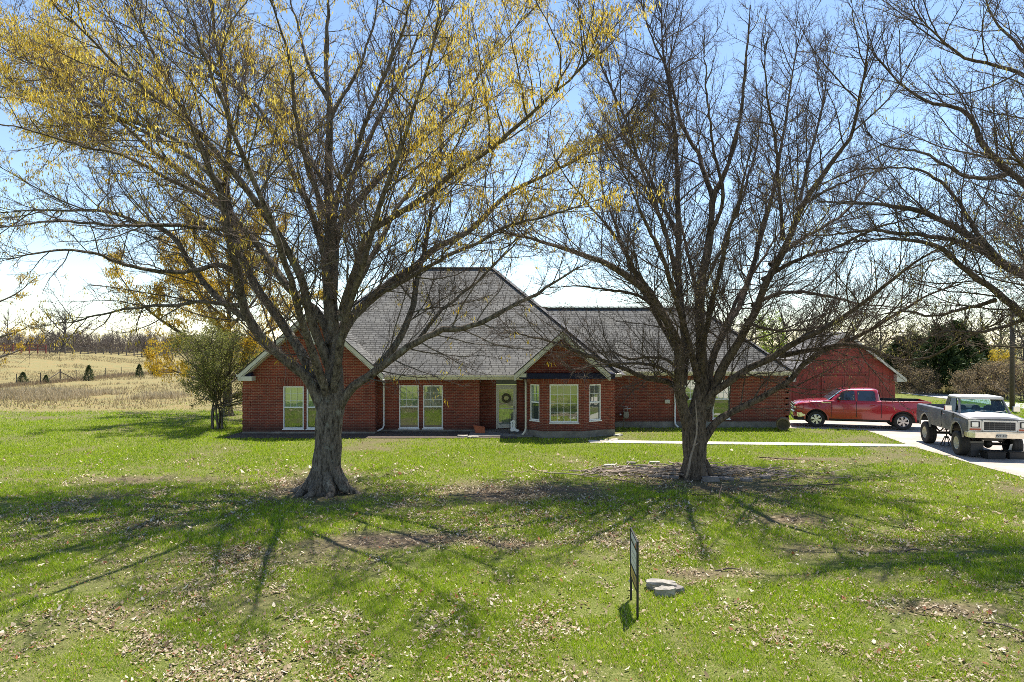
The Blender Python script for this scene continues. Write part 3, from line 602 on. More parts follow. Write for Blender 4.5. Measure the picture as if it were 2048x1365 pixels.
# ------------------------------------------------------------------ free-grown trees and shrubs (built about their own base, then placed)
def free_tree(name, h, spread, seed, limbs=10, fork=.28, r=.22, dens=1.0, fol=None, bark='barkfar', twigm='twigfar', stems=1, tw=True, thick=1.0):
    g = np.random.default_rng(seed); root = empty(name); LP, LR = [], []
    for s in range(stems):
        off = np.array([g.normal()*.15, g.normal()*.15, 0]) if stems > 1 else np.zeros(3); top = np.array([g.normal()*.4*(stems > 1)*spread*.4, g.normal()*.4*(stems > 1)*spread*.4, h*.93])
        st = resample([off+[0, 0, -.1], off+[g.normal()*.05, g.normal()*.05, h*.2], off+top*.55+[g.normal()*.12*h*.2, g.normal()*.12*h*.2, 0], off+top], 26)
        t = np.linspace(0, 1, 26); LP.append(st); LR.append(r*(1-t)**1.1/(stems**.5)+.012+r*.5*np.exp(-t*22)/(stems**.5))
        for k in range(limbs):
            f = fork+(.78-fork)*(k+g.random())/limbs; az = 2.4*k+g.normal()*.4; p0 = st[int(f*25)]; el = .25+1.0*(f-fork)/(.8-fork)+g.normal()*.1
            L = spread*(1.05-.62*(f-fork)/(.8-fork))*g.uniform(.8, 1.15); d = np.array([np.cos(az), np.sin(az), 0])
            p1 = p0+d*L*.35+[0, 0, L*.3*np.tan(min(el, 1.2))*.8]; p2 = p0+d*L*.72*np.cos(el*.4)+[0, 0, L*.55*np.tan(min(el, 1.1))]; p3 = p0+d*L*np.cos(el*.55)+[0, 0, min(L*.95*np.tan(min(el, 1.05)), (h-p0[2])*.92)]
            a_ = resample([p0, p1, p2, p3], 26); LP.append(a_); LR.append(LR[s*(limbs+1)][int(f*25)]*.62*(1-t)**.9+.01)
    LP, LR = np.array(LP), np.array(LR); ll = plen(LP)
    S1, R1 = spawn(g, LP, LR, (ll/.6*dens).astype(int)+2, .2, 1, .45, 1.0, (.34, .35, h*.24), 8, .12, .06, lambda L: (.009+.011*L)*thick, .35)
    S2, R2 = spawn(g, S1, R1, (plen(S1)/.33*dens).astype(int)+2, .15, 1, .45, 1.0, (.45, .2, h*.11), 5, .14, .05, lambda L: (.008+.006*L)*thick, .5)
    vv, qq = join([tubes(LP, LR, 8), tubes(S1, R1, 4)]); np_mesh("trunk", vv, qq, None, bark, root, smooth=True)
    tw_ = [tubes(S2, R2, 3)]; tips = np.concatenate([S2[:, -1], S2[:, 2], S1[:, -1]])
    if tw:
        S3, R3 = spawn(g, S2, R2, np.full(len(S2), 3), .2, 1, .4, 1, (.5, .12, h*.05), 3, .15, .03, lambda L: .007*thick+0*L, .7); tw_.append(tubes(S3, R3, 3)); tips = np.concatenate([tips, S3[:, -1]])
    vv, qq = join(tw_); cr = np_mesh("crown", vv, qq, None, twigm, root)
    if fol:
        k = g.random(len(tips)) < fol['prob'](tips, h); pos = tips[k]
        v, q, c = hang(g, pos, fol['per'], fol['len'], fol['wid'], fol['cols'], fol.get('spread', .1), fol.get('fall', .8)); np_mesh("foliage", v, q, None, fol.get('mat', 'leaf'), cr, tint=c)
    return root
def conifer(name, h, w_, seed, n=3000, cols=((.012, .03, .008), (.05, .085, .022)), size=(.12, .3), hgt0=.04):
    g = np.random.default_rng(seed); root = empty(name)
    t = np.linspace(0, 1, 10); v, q = tubes(np.stack([0*t, 0*t, t*h*.9-.1], -1)[None], (.03*h*(1-t)+.01)[None], 7); np_mesh("trunk", v, q, None, 'polewood', root)
    f = g.random(n)**.8; az = g.uniform(0, 2*np.pi, n); lob = 1+.35*np.sin(3*az+seed)*np.sin(f*9+az*2)+.25*(fbm(az*2+seed, f*6, .6, seed % 9)-.5)*2
    rad = w_*(1-f)**.75*np.minimum(1, (f+.06)*6)*lob*np.sqrt(g.uniform(.25, 1, n)); pos = np.stack([rad*np.cos(az), rad*np.sin(az), h*(hgt0+(1-hgt0)*f)], -1)
    m = 3*n; c = np.repeat(pos, 3, 0)+g.normal(size=(m, 3))*.05*w_; d = norm(np.repeat(np.stack([np.cos(az), np.sin(az), .5+0*az], -1), 3, 0)+g.normal(size=(m, 3))*.6); ln = g.uniform(*size, m)[:, None]
    s = norm(np.cross(d, g.normal(size=(m, 3))))*ln*.2; v = np.stack([c, c+d*ln*.5-s, c+d*ln, c+d*ln*.5+s], 1).reshape(-1, 3)
    u = g.random((m, 1)); np_mesh("crown", v, np.arange(4*m).reshape(m, 4), None, 'evergreen', root, tint=np.repeat(np.array(cols[0])*(1-u)+np.array(cols[1])*u, 4, 0)); return root
def place(o, loc, rz=0, s=1.0, label=None, cat='tree', group=None):
    o.location = loc; o.rotation_euler = (0, 0, rz); o.scale = (s, s, s) if not hasattr(s, '__len__') else s; return tag(o, label, cat, group)
def gpos(px, Y, dz=0): x = X(px, Y); return (x, Y, float(terrain(np.array([x]), np.array([Y]))[0])+dz)

gold = dict(prob=lambda p, h: np.clip(1.1*sstep(1.2, .2*h, p[:, 2])*(.15+1.9*np.clip(fbm(p[:, 0]+p[:, 1], p[:, 2], 1.5, 71)-.3, 0, 1)), 0, 1), per=9, len=(.1, .22), wid=(.03, .06), cols=((.48, .30, .015), (.72, .52, .06)))
yt = free_tree("oak_tree", 11.3, 6.6, 404, 14, .12, .26, 1.25, gold, 'bark', 'twig')
place(yt, (X(455, 38.3), 38.3, 0), .4, 1, "golden yellow tree behind the shrub at the house's left corner", group='trees beside the house')
lt = free_tree("oak_tree", 13.5, 6.0, 405, 12, .22, .26, 1.1, dict(gold, prob=lambda p, h: np.clip(.5*(.1+1.5*np.clip(fbm(p[:, 0], p[:, 2], 1.5, 72)-.3, 0, 1)), 0, 1)), 'bark', 'twig')
place(lt, (X(-75, 46), 46, 0), 1.2, 1, "yellow tinged tree cut by the left edge of the view beside the pasture", group='trees beside the house')
holly = free_tree("shrub", 4.5, 3.0, 406, 7, .25, .09, 1.6, dict(prob=lambda p, h: .85+0*p[:, 0], per=4, len=(.05, .1), wid=(.025, .045), cols=((.06, .09, .018), (.34, .33, .08)), spread=.08, fall=.35, mat='leaf'), 'bark', 'twig', stems=5)
place(holly, (X(437, 32.7), 32.7, 0), 0, 1, "leafy olive green multi stemmed shrub by the house's left corner", 'shrub')

far = [free_tree("bare_tree", 9.5, 7.5, 501, 13, .1, .3, 1.0, None, thick=2.4), free_tree("bare_tree", 10, 4.6, 502, 11, .2, .2, 1.0, None, thick=2.0), free_tree("bare_tree", 9, 3.6, 503, 10, .25, .17, 1.1, None, thick=2.0)]
olive = dict(prob=lambda p, h: .5+0*p[:, 0], per=3, len=(.1, .22), wid=(.05, .1), cols=((.10, .11, .03), (.24, .23, .09)), spread=.15, fall=.4)
lime = dict(prob=lambda p, h: .8*sstep(.1*h, .5*h, p[:, 2]), per=4, len=(.1, .22), wid=(.06, .1), cols=((.25, .34, .03), (.42, .5, .06)), spread=.15, fall=.3)
bud = free_tree("budding_tree", 8, 3.6, 504, 10, .2, .16, 1.0, olive, thick=1.8); lm = free_tree("lime_tree", 7.4, 3.0, 505, 10, .15, .16, 1.0, lime, thick=1.6)
cedar = conifer("cedar_tree", 5.0, 2.2, 506, 2300, ((.016, .035, .01), (.07, .10, .03)), size=(.18, .45)); ced_s = conifer("young_cedar", 1.6, .55, 507, 700, ((.02, .04, .012), (.07, .1, .03)), (.06, .16), .0)
brushf = dict(prob=lambda p, h: .42+0*p[:, 0], per=2, len=(.1, .2), wid=(.04, .08), cols=((.16, .11, .06), (.36, .28, .15)), spread=.12, fall=.2)
brush = free_tree("brush_shrub", 2.6, 1.9, 508, 7, .08, .06, 1.6, brushf, stems=4, thick=1.3)
yb = free_tree("yellow_shrub", 3.4, 2.0, 509, 7, .08, .06, 1.5, dict(brushf, prob=lambda p, h: .9+0*p[:, 0], cols=((.45, .32, .02), (.68, .52, .06))), stems=4, thick=1.2)

GF = 'far bare trees on the pasture hill'
place(far[0], gpos(128, 140), .3, 1.02, "wide spreading bare tree alone on the pasture hilltop", group=GF)
copy_tree(far[1], gpos(18, 150), .5, 1.0, "bare tree behind the red gate panels, left of the wide hilltop tree")
copy_tree(far[2], gpos(225, 165), 2.0, .72, "small bare tree just right of the wide hilltop tree"); copy_tree(far[1], gpos(300, 172), 1.0, .72, "narrow bare tree far behind the hilltop rail fence")
copy_tree(far[0], gpos(372, 150), 2.2, .62, "low broad bare tree behind the golden tree at the end of the rail fence")
for o in list(C.objects):
    if o.parent is None and o.get('label') and 'bare tree' in o['label'] and o.location.y > 100: o['group'] = GF; o['category'] = 'tree'
GR = 'trees of the wood behind the lane'
place(far[1], gpos(1870, 64), .2, .86, "bare tree rising behind the dark cedars, above the old truck's bed", group=GR); place(far[2], gpos(1760, 66), 1.0, .86, "bare tree right of the barn's roof peak", group=GR)
for (p_, Y_, k, s, lab) in ((1700, 70, 1, .84, "bare tree standing directly behind the barn roof peak"), (1930, 62, 2, .92, "bare tree behind the cedars, above the old truck's cab"), (1990, 68, 1, .9, "bare tree just left of the utility pole"), (2050, 60, 2, .9, "bare tree right of the utility pole at the edge of the view"),
                          (1625, 76, 2, .9, "bare tree at the left end of the barn roof"), (1480, 80, 1, .78, "bare tree seen over the hipped right end of the house roof"), (1575, 84, 1, .9, "bare tree behind the lime green tree, on its right")):
    c_ = copy_tree(far[k], gpos(p_, Y_), p_*.37, s, lab); c_['group'] = GR
place(bud, gpos(1815, 60), 0, .8, "olive budding tree right of the barn, behind the tan brush", group=GR)
for (p_, Y_, s, lab) in ((1845, 70, .82, "olive budding tree behind the leftmost dark cedar"), (1960, 60, .74, "olive budding tree between the cedars and the utility pole"), (2030, 64, .8, "olive budding tree behind the utility pole"), (1512, 72, .78, "olive budding tree left of the lime green tree"), (1600, 68, .72, "olive budding tree between the lime green tree and the barn"), (1745, 62, .74, "olive budding tree above the barn's right roof slope")):
    copy_tree(bud, gpos(p_, Y_), p_*.5, s, lab)
place(lm, gpos(1545, 66), 0, .92, "lime green tree in fresh leaf between house roof and barn")
place(cedar, gpos(1800, 58), 0, .88, "dark cedar half hidden by the barn's right eave", group='dark cedars along the lane')
for (p_, Y_, s, lab) in ((1835, 60, .8, "dark cedar just right of the tan brush by the barn"), (1878, 54, .94, "dark cedar with a bare trunk above the old truck's bed"), (1912, 55, 1.02, "dark cedar behind the old truck's cab roof, tallest of its row"), (1950, 57, .84, "dark cedar at the right end of its row, above the old truck's hood")):
    copy_tree(cedar, gpos(p_, Y_, .5), p_*.7, s, lab)
place(brush, gpos(1826, 55), 0, .8, "tan leafless brush right behind the barn's right wall", 'brush', 'brush along the lane')
for (p_, Y_, s, lab) in ((1852, 53, .7, "tan brush behind the old truck's bed"), (1975, 52, .85, "brown brush in front of the yellow shrub"), (2012, 50, .95, "brown brush at the foot of the utility pole, behind it"), (2052, 47, .95, "brown brush at the right edge past the pole"), (1935, 50, .7, "brown brush right behind the old truck's cab")):
    copy_tree(brush, gpos(p_, Y_), p_*.9, s, lab)
place(yb, gpos(1985, 56), 0, .95, "bright yellow flowering shrub left of the utility pole", 'shrub')
GC = 'young evergreens along the wire fence'
place(ced_s, gpos(178, 72), 0, 1.0, "tallest young evergreen at the wire fence, right of the braced post", 'tree', GC)
for (p_, Y_, s, lab) in ((46, 66, (1.0, 1.0, .72), "broad bushy young evergreen at the left end of the wire fence"), (92, 67.5, (.62, .62, .52), "smallest young evergreen at the wire fence, left of the braced post"), (279, 79, (.95, .95, .92), "pointed young evergreen at the far right part of the wire fence"), (312, 83, (1.1, 1.1, .62), "low round young evergreen at the wire fence's right end")):
    copy_tree(ced_s, gpos(p_, Y_), p_, s, lab)

# far-off wood along the horizon: one mass
def grab(o): 
    r = []
    for c in o.children:
        me = c.data; v = np.empty(len(me.vertices)*3); me.vertices.foreach_get("co", v); l = np.empty(len(me.loops), int); me.loops.foreach_get("vertex_index", l); r.append((v.reshape(-1, 3), l.reshape(-1, 4)))
    return join(r)
bsh = dict(n=1)
lite = [free_tree("brush", 5, 3.4, 603, 8, .03, .05, 1.0, None, stems=3, tw=False, thick=3.0), free_tree("bare_tree", 9, 4.5, 601, 8, .12, .16, .75, None, tw=False, thick=3.2), free_tree("bare_tree", 8, 4.0, 602, 8, .1, .16, .75, None, tw=False, thick=3.2)]
src = [grab(o) for o in lite]; pieces = []
for k in range(290):
    px_ = -150+k*21+rng.normal()*12; Y_ = rng.uniform(170, 300)
    if k >= 110: px_ = -60+(k-110)*3.1; Y_ = rng.uniform(134, 170)
    x, y, z = gpos(px_, Y_); v, q = src[1+k % 2 if k < 110 and px_ > 700 else 0]; s = (rng.uniform(.55, .95) if px_ > 700 else rng.uniform(.6, 1.1)) if k < 110 else rng.uniform(.45, .95); an = rng.uniform(0, 6.3)
    pieces.append((np.stack([(v[:, 0]*np.cos(an)-v[:, 1]*np.sin(an))*s*1.2+x, (v[:, 0]*np.sin(an)+v[:, 1]*np.cos(an))*s*1.2+y, v[:, 2]*s+z], -1), q))
vv, qq = join(pieces); tag(np_mesh("distant_woods", vv, qq, None, 'twigfar'), 'grey line of far off bare woods on the horizon', 'woods', kind='stuff')
for o in lite:
    for c in list(o.children): bpy.data.objects.remove(c)
    bpy.data.objects.remove(o)
# ------------------------------------------------------------------ the brick house
HO = (0, 33, 0)
house = empty("brick_house", HO); tag(house, "long single storey red brick house with steep grey hipped shingle roof", "house")
class Frame:
    def __init__(s, p0, p1):
        s.p0 = Vector((*p0, 0)); d = Vector((*p1, 0))-s.p0; s.len = d.length; s.d = d.normalized(); s.n = Vector((s.d.y, -s.d.x, 0))
    def __call__(s, u, w, z): return s.p0+s.d*u+s.n*w+Vector((0, 0, z))
    def box(s, b, u0, u1, z0, z1, w0, w1, mi=0):
        return b.hexa([s(u0, w1, z0), s(u1, w1, z0), s(u1, w0, z0), s(u0, w0, z0), s(u0, w1, z1), s(u1, w1, z1), s(u1, w0, z1), s(u0, w0, z1)], mi)
def wall(name, fr, z0, z1, openings=(), th=.16, mat='brick', parent=house, at=HO, extra=None):
    b = MB(); u = 0
    for (a0, a1, s0, s1) in sorted(openings):
        if a0 > u: fr.box(b, u, a0, z0, z1, -th, 0)
        fr.box(b, a0, a1, z0, s0, -th, 0); fr.box(b, a0, a1, s1, z1, -th, 0); u = a1
    if u < fr.len: fr.box(b, u, fr.len, z0, z1, -th, 0)
    if extra: extra(b)
    return b.build(name, mat, parent, at)
def window(fr, u0, u1, z0, z1, cols=3, rows=3, kind='double', dark=False, parent=house, at=HO, depth=.05):
    b = MB(); t = .055
    for (a, c, e, f) in ((u0, u1, z1-t, z1), (u0, u1, z0, z0+t), (u0, u0+t, z0+t, z1-t), (u1-t, u1, z0+t, z1-t)): fr.box(b, a, c, e, f, -.12, -.02)
    fr.box(b, u0-.03, u1+.03, z0-.05, z0-.002, -.1, .03)
    zm = (z0+z1)/2
    if kind == 'double': fr.box(b, u0+t, u1-t, zm-.028, zm+.028, -.11, -.03)
    w_ = b.build("window", 'white', parent, at)
    m = MB(); bars = ([(zm+.028, z1-t), (z0+t, zm-.028)] if kind == 'double' else [(z0+t, z1-t)])
    for (q0, q1) in bars:
        for k in range(1, cols): uu = u0+t+(u1-u0-2*t)*k/cols; fr.box(m, uu-.008, uu+.008, q0, q1, -.095, -.075)
        for k in range(1, rows): zz = q0+(q1-q0)*k/rows; fr.box(m, u0+t, u1-t, zz-.008, zz+.008, -.098, -.078)
    m.build("muntin_grid", 'white', w_, at)
    if kind == 'double':
        p = MB(); fr.box(p, u0+t, u1-t, zm, z1-t, -.105, -.1); p.build("pane", 'darkglass' if dark else 'glass', w_, at)
        p = MB(); fr.box(p, u0+t, u1-t, z0+t, zm, -.085, -.072); p.build("insect_screen", 'screen', w_, at)
    else:
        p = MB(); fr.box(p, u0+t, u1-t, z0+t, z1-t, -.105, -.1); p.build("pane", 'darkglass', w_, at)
    return w_
def quoins(fr, u, side, z0, z1, ret=.0):
    """alternate long and short brick blocks standing proud at a corner"""
    b = MB(); z = z0; k = 0
    while z < z1-.2:
        ln = .34 if k % 2 == 0 else .2
        a0, a1 = (u, u+ln) if side > 0 else (u-ln, u)
        o = .022*(-1 if side > 0 else 1)
        fr.box(b, min(a0, a0+o if side > 0 else a0), max(a1, a1+(o if side < 0 else 0)), z, z+.205, -.1, .022); z += .29; k += 1
    return b.build("quoin", 'brick', house, HO)
def band(fr, u0, u1, z0, z1, w_=.018): b = MB(); fr.box(b, u0, u1, z0, z1, -.05, w_); return b.build("soldier_course", 'soldier', house, HO)

# left gable wing
G0, G1, GY = X(486, 30.9), X(750, 30.9), 30.9
fg = Frame((G0, GY), (G1, GY)); gc = X(621, 30.4)-G0; hw = fg.len/2
u_w1, u_w2 = X(566, GY)-G0, X(613, GY)-G0; zt, zb = Z(773, GY), Z(858, GY)
wall("wall", fg, 0, 2.72, [(u_w1, u_w1+.94, zb, zt), (u_w2, u_w2+.94, zb, zt)], extra=lambda b: b.prism([fg(0.0, 0, 2.72), fg(fg.len, 0, 2.72), fg(gc, 0, 5.36)], fg.n*-.16))
window(fg, u_w1, u_w1+.94, zb, zt); window(fg, u_w2, u_w2+.94, zb, zt)
band(fg, .02, fg.len-.02, 2.32, 2.53); band(fg, u_w1-.05, u_w2+.99, zt+.004, zt+.2, .012)
quoins(fg, -.0, 1, .1, 2.3); quoins(fg, fg.len, -1, .1, 2.3)
wall("wall", Frame((G0, 42), (G0, 31.06)), 0, 2.72); wall("wall", Frame((G1, 31.06), (G1, 31.6)), 0, 2.72)
ov = MB(); ring = [fg(gc+.27*math.cos(k*math.pi/4+math.pi/8), .03, 4.38+.36*math.sin(k*math.pi/4+math.pi/8)) for k in range(8)]
ov.prism(ring, fg.n*-.05); ov.build("gable_vent", 'white', house, HO)
# gable roof of the left wing: two thin slopes with white rake boards
def gable_roof(xc, zr, half, slope, y0, y1, th=.16, rake='pale', soffit='pale'):
    ze = zr-half*slope; b = MB()
    for s in (-1, 1):
        b.prism([(xc, y0, zr), (xc+s*half, y0, ze), (xc+s*half, y0, ze-th), (xc, y0, zr-th)], (0, y1-y0, 0))
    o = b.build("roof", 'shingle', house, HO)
    r = MB()
    for s in (-1, 1): r.prism([(xc, y0-.03, zr-.03), (xc+s*(half+.02), y0-.03, ze-.03), (xc+s*(half+.02), y0-.03, ze-.24), (xc, y0-.03, zr-.24)], (0, .028, 0))
    r.build("rake_board", rake, o, HO)
    d = MB()                                     # drip edge shows as a dark line above the board
    for s in (-1, 1): d.prism([(xc, y0-.05, zr+.012), (xc+s*(half+.04), y0-.05, ze+.012), (xc+s*(half+.04), y0-.05, ze-.028), (xc, y0-.05, zr-.028)], (0, .05, 0))
    d.build("drip_edge", 'black', o, HO)
    q = MB()
    for s in (-1, 1): q.prism([(xc, y0, zr-.25), (xc+s*half, y0, ze-.25), (xc+s*half, y0, ze-.29), (xc, y0, zr-.29)], (0, .5, 0))
    q.build("soffit", soffit, o, HO); return o
xl = X(621, 30.4); gable_roof(xl, Z(619, 30.4), 3.22, .9, 30.42, 37.5)
e = MB(); e.box(xl-3.22, xl-2.62, 30.4, 31.0, 2.42, 2.62); e.box(xl-3.3, xl-3.2, 30.38, 31.2, 2.6, 2.72); e.build("cornice_return", 'pale', house, HO)
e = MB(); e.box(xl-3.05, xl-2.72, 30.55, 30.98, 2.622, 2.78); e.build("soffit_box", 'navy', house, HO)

# main block: windows, porch recess, pier
MY = 31.6; mx0, mx1 = G1, X(959, MY); fm = Frame((mx0, MY), (mx1, MY))
ua, ub = X(798, MY)-mx0, X(846, MY)-mx0; zt, zb = Z(771, MY), Z(857, MY)
wall("wall", fm, 0, 2.62, [(ua, ua+.92, zb, zt), (ub, ub+.92, zb, zt)]); window(fm, ua, ua+.92, zb, zt); window(fm, ub, ub+.92, zb, zt)
band(fm, .05, fm.len-.01, 2.3, 2.5, .014)
PY = 32.3; wall("wall", Frame((mx1, PY), (.75, PY)), 0, 2.62, [(X(992, PY)-mx1, X(1033, PY)-mx1, .06, 2.5)])
wall("wall", Frame((mx1, MY+.16), (mx1, PY)), 0, 2.62)
fp = Frame((X(1038.5, MY), MY), (.66, MY)); wall("wall", fp, 0, 2.62, th=.7); quoins(fp, 0, 1, .1, 2.4)
# front door with storm door and dark transom
fd = Frame((X(992, PY), PY), (X(1033, PY), PY)); dw = fd.len; db = MB()
for (a, c, e_, f) in ((0, .07, .06, 2.12), (dw-.07, dw, .06, 2.12), (.07, dw-.07, 2.03, 2.12)): fd.box(db, a, c, e_, f, -.1, .03)
fd.box(db, .07, .15, .08, 2.03, -.05, .015); fd.box(db, dw-.15, dw-.07, .08, 2.03, -.05, .015); fd.box(db, .15, dw-.15, .08, .26, -.05, .015); fd.box(db, .15, dw-.15, 1.93, 2.03, -.05, .015); fd.box(db, .15, dw-.15, .98, 1.03, -.05, .015)
door = db.build("front_door", plain("storm_door", (.62, .6, .5), .45, var=.06), house, HO)
p = MB(); fd.box(p, .15, dw-.15, 1.03, 1.93, -.05, -.03); p.build("upper_glass", glass_mat("door_glass_upper", (.26, .25, .17), .25), door, HO)
p = MB(); fd.box(p, .15, dw-.15, .26, .98, -.05, -.03); p.build("lower_glass", glass_mat("door_glass_lower", (.2, .22, .16), .3), door, HO)
p = MB(); c0 = fd(dw/2, .03, 1.5)      # twig wreath behind the glass, seen as a dark ring
p.lathe([(.17+.055*math.cos(a), .025*math.sin(a)) for a in [k*math.pi/4 for k in range(9)]], c0, 26, 'Y'); p.build("wreath", plain("wreath_twigs", (.10, .085, .05), .9, var=.6, vs=25), door, HO)
p = MB(); fd.box(p, dw-.135, dw-.1, .98, 1.12, .015, .05); p.build("handle", 'black', door, HO)
p = MB(); fd.box(p, 0, dw, 2.14, 2.5, -.1, -.04); p.build("transom", plain("transom_glass", (.035, .05, .035), .25), house, HO)

# projecting three sided bay under the front gable
BP = [(.66, 30.35), (1.31, 29.65), (3.13, 29.65), (4.02, 30.22), (4.55, 30.32)]
fl, fc, fr_, fq = (Frame(BP[k], BP[k+1]) for k in range(4))
wl = fl.len; z1w, z0w = 2.3, .72
wall("wall", fl, .28, 2.62, [(.2, .78, z0w, z1w)]); window(fl, .2, .78, z0w, z1w, 2, 2, 'double')
cu0, cu1 = X(1099, 29.65)-1.31, X(1157, 29.65)-1.31
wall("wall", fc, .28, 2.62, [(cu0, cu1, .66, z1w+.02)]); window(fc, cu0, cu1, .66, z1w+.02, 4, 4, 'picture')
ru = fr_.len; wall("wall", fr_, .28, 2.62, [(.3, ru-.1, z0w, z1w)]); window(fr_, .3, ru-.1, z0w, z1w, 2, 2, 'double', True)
wall("wall", fq, .28, 2.62); quoins(fq, fq.len, -1, .3, 2.5)
wall("wall", Frame((4.55, 30.32), (4.55, 33.2)), .28, 2.68)
for f_ in (fl, fc, fr_): band(f_, .0, f_.len, 2.36, 2.56, .01)
fb = MB()
for f_, tw_ in ((fl, .03), (fc, .034), (fr_, .03), (fq, .026)): f_.box(fb, -.01, f_.len+.01, 0, .278, -.3, tw_)
fb.build("foundation", 'found', house, HO)
bx = X(1125, 29.3); bz = Z(663, 29.3)
gt = MB(); gt.prism([(bx-1.86, 29.9, 2.82), (bx+1.86, 29.9, 2.82), (bx, 29.9, bz-.24)], (0, .2, 0)); gt.build("gable_wall", 'brick', house, HO)
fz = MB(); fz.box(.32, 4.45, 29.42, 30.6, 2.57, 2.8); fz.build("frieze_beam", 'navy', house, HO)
gable_roof(bx, bz, 2.06, .9, 29.32, 35.0)
e = MB(); e.box(bx-1.95, bx-1.55, 29.35, 29.9, 2.64, 2.8); e.build("cornice_return", 'pale', house, HO)
e = MB(); e.box(X(1207, 29.9), X(1243, 29.9), 29.85, 30.3, 2.62, 2.76); e.build("cornice_return", 'cream', house, HO)

# right wing
WY = 33.1; fw = Frame((4.55, WY), (13.42, WY)); w1, w2 = X(1369, WY)-4.55, X(1425, WY)-4.55; zt, zb = Z(760, WY), Z(838, WY)
wall("wall", fw, .3, 2.72, [(w1, w1+.86, zb, zt), (w2, w2+.86, zb, zt)]); window(fw, w1, w1+.86, zb, zt); window(fw, w2, w2+.86, zb, zt)
band(fw, .05, fw.len-.05, 2.46, 2.64); quoins(fw, fw.len, -1, .3, 2.45)
wall("wall", Frame((13.42, WY), (13.42, 39.5)), .3, 2.72)
fo = MB(); fw.box(fo, 0, fw.len+.02, 0, .298, -.3, .03); fo.build("foundation", 'found', house, HO)
fo = MB(); fg.box(fo, -.02, fg.len+.02, -.02, .1, -.3, .025); fm.box(fo, .03, fm.len, -.02, .1, -.3, .02); fo.build("foundation", 'found', house, HO)
# hipped roofs
def hip_roof(x0, x1, y0, run, ze, slope, r0, r1, hipL=True, hipR=True, name="roof"):
    yr = y0+run; zr = ze+run*slope; b = MB(); yb = y0+2*run
    A, B, Cc_, D = (x0, y0, ze), (x1, y0, ze), (x1, yb, ze), (x0, yb, ze); E, G_ = (r0, yr, zr), (r1, yr, zr)
    b.poly([A, B, G_, E]); b.poly([Cc_, D, E, G_]); b.poly([B, Cc_, G_]); b.poly([D, A, E]); b.poly([A, D, Cc_, B])
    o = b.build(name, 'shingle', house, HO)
    c = MB()
    for p_, q_ in ((E, G_), (G_, B), (E, A)):
        p_, q_ = Vector(p_), Vector(q_); n_ = 14 if p_ != E or q_ != G_ else 18
        for k in range(n_*2):
            a0 = p_.lerp(q_, k/(n_*2)); a1 = p_.lerp(q_, (k+1.12)/(n_*2)); dr = (a1-a0).normalized(); s = dr.cross(Vector((0, 0, 1))).normalized()*.14
            up = Vector((0, 0, .045)); c.poly([a0-s+up*.2, a0+up, a1+up*1.35, a1-s+up*.5]); c.poly([a0+up, a0+s+up*.2, a1+s+up*.5, a1+up*1.35])
    c.build("ridge_cap", plain("ridge_cap_shingle", (.11, .105, .105), .95, var=.4, vs=6), o, HO, recalc=False); return o
mr0, mr1 = X(812, 37.27), X(985, 37.27)
hip_roof(mr0-6.17, mr1+6.17, 31.1, 6.17, 2.64, .9, mr0, mr1)
hip_roof(-2.2, 13.52, 32.6, 3.6, 2.74, .9, 1.4, 9.92)
# eaves, gutters, downspouts
def gutter(p0, p1, mat='cream'):
    b = MB(); f_ = Frame(p0[:2], p1[:2]); z = p0[2]; n_ = f_.len
    prof = [(0, 0), (.11, 0), (.13, .035), (.12, .06), (.14, .115), (.128, .115), (.105, .06), (.0, .06)]
    b.prism([f_(0, w_, z+h) for w_, h in prof], f_.d*n_); return b.build("gutter", mat, house, HO)
gutter((X(760, 31.1)-.05, 31.1, 2.53), (.55, 31.1, 2.53)); gutter((4.72, 32.6, 2.63), (13.55, 32.6, 2.63))
b = MB(); b.box(X(760, 31.1), .5, 31.1, 31.6, 2.47, 2.53); b.box(X(760, 31.1), .5, 31.085, 31.11, 2.44, 2.64); b.build("fascia", 'cream', house, HO)
b = MB(); b.box(4.6, 13.5, 32.6, 33.1, 2.57, 2.63); b.box(4.6, 13.5, 32.585, 32.61, 2.55, 2.745); b.build("fascia", 'cream', house, HO)
def spout(px_, yw, zt_, out=.18, mat='cream', foot=-.25):
    x = X(px_, yw); b = MB(); b.tube([(x, yw-.5, zt_), (x, yw-.45, zt_-.06), (x, yw-.07, zt_-.3), (x, yw-.06, zt_-.5), (x, yw-.06, .3), (x+foot*.2, yw-.1, .16), (x+foot, yw-.3, .06)], .045, 8); return b.build("downspout", mat, house, HO, smooth=True)
spout(768, MY, 2.54, mat='white'); 
x = X(1051.5, 30.3); b = MB(); b.tube([(x, 30.95, 2.55), (x, 30.5, 2.5), (x, 30.22, 2.3), (x, 30.2, 1.2), (x, 30.2, .35), (x-.03, 30.15, .2), (x-.16, 29.98, .08)], .048, 8); b.build("downspout", 'cream', house, HO, smooth=True)
spout(1349, WY, 2.62, mat='white', foot=.1)
b = MB(); x = X(1334, WY); b.box(x-.12, x+.12, WY-.09, WY, 1.18, 1.36); b.build("junction_box", 'pale', house, HO, bevel=.01)

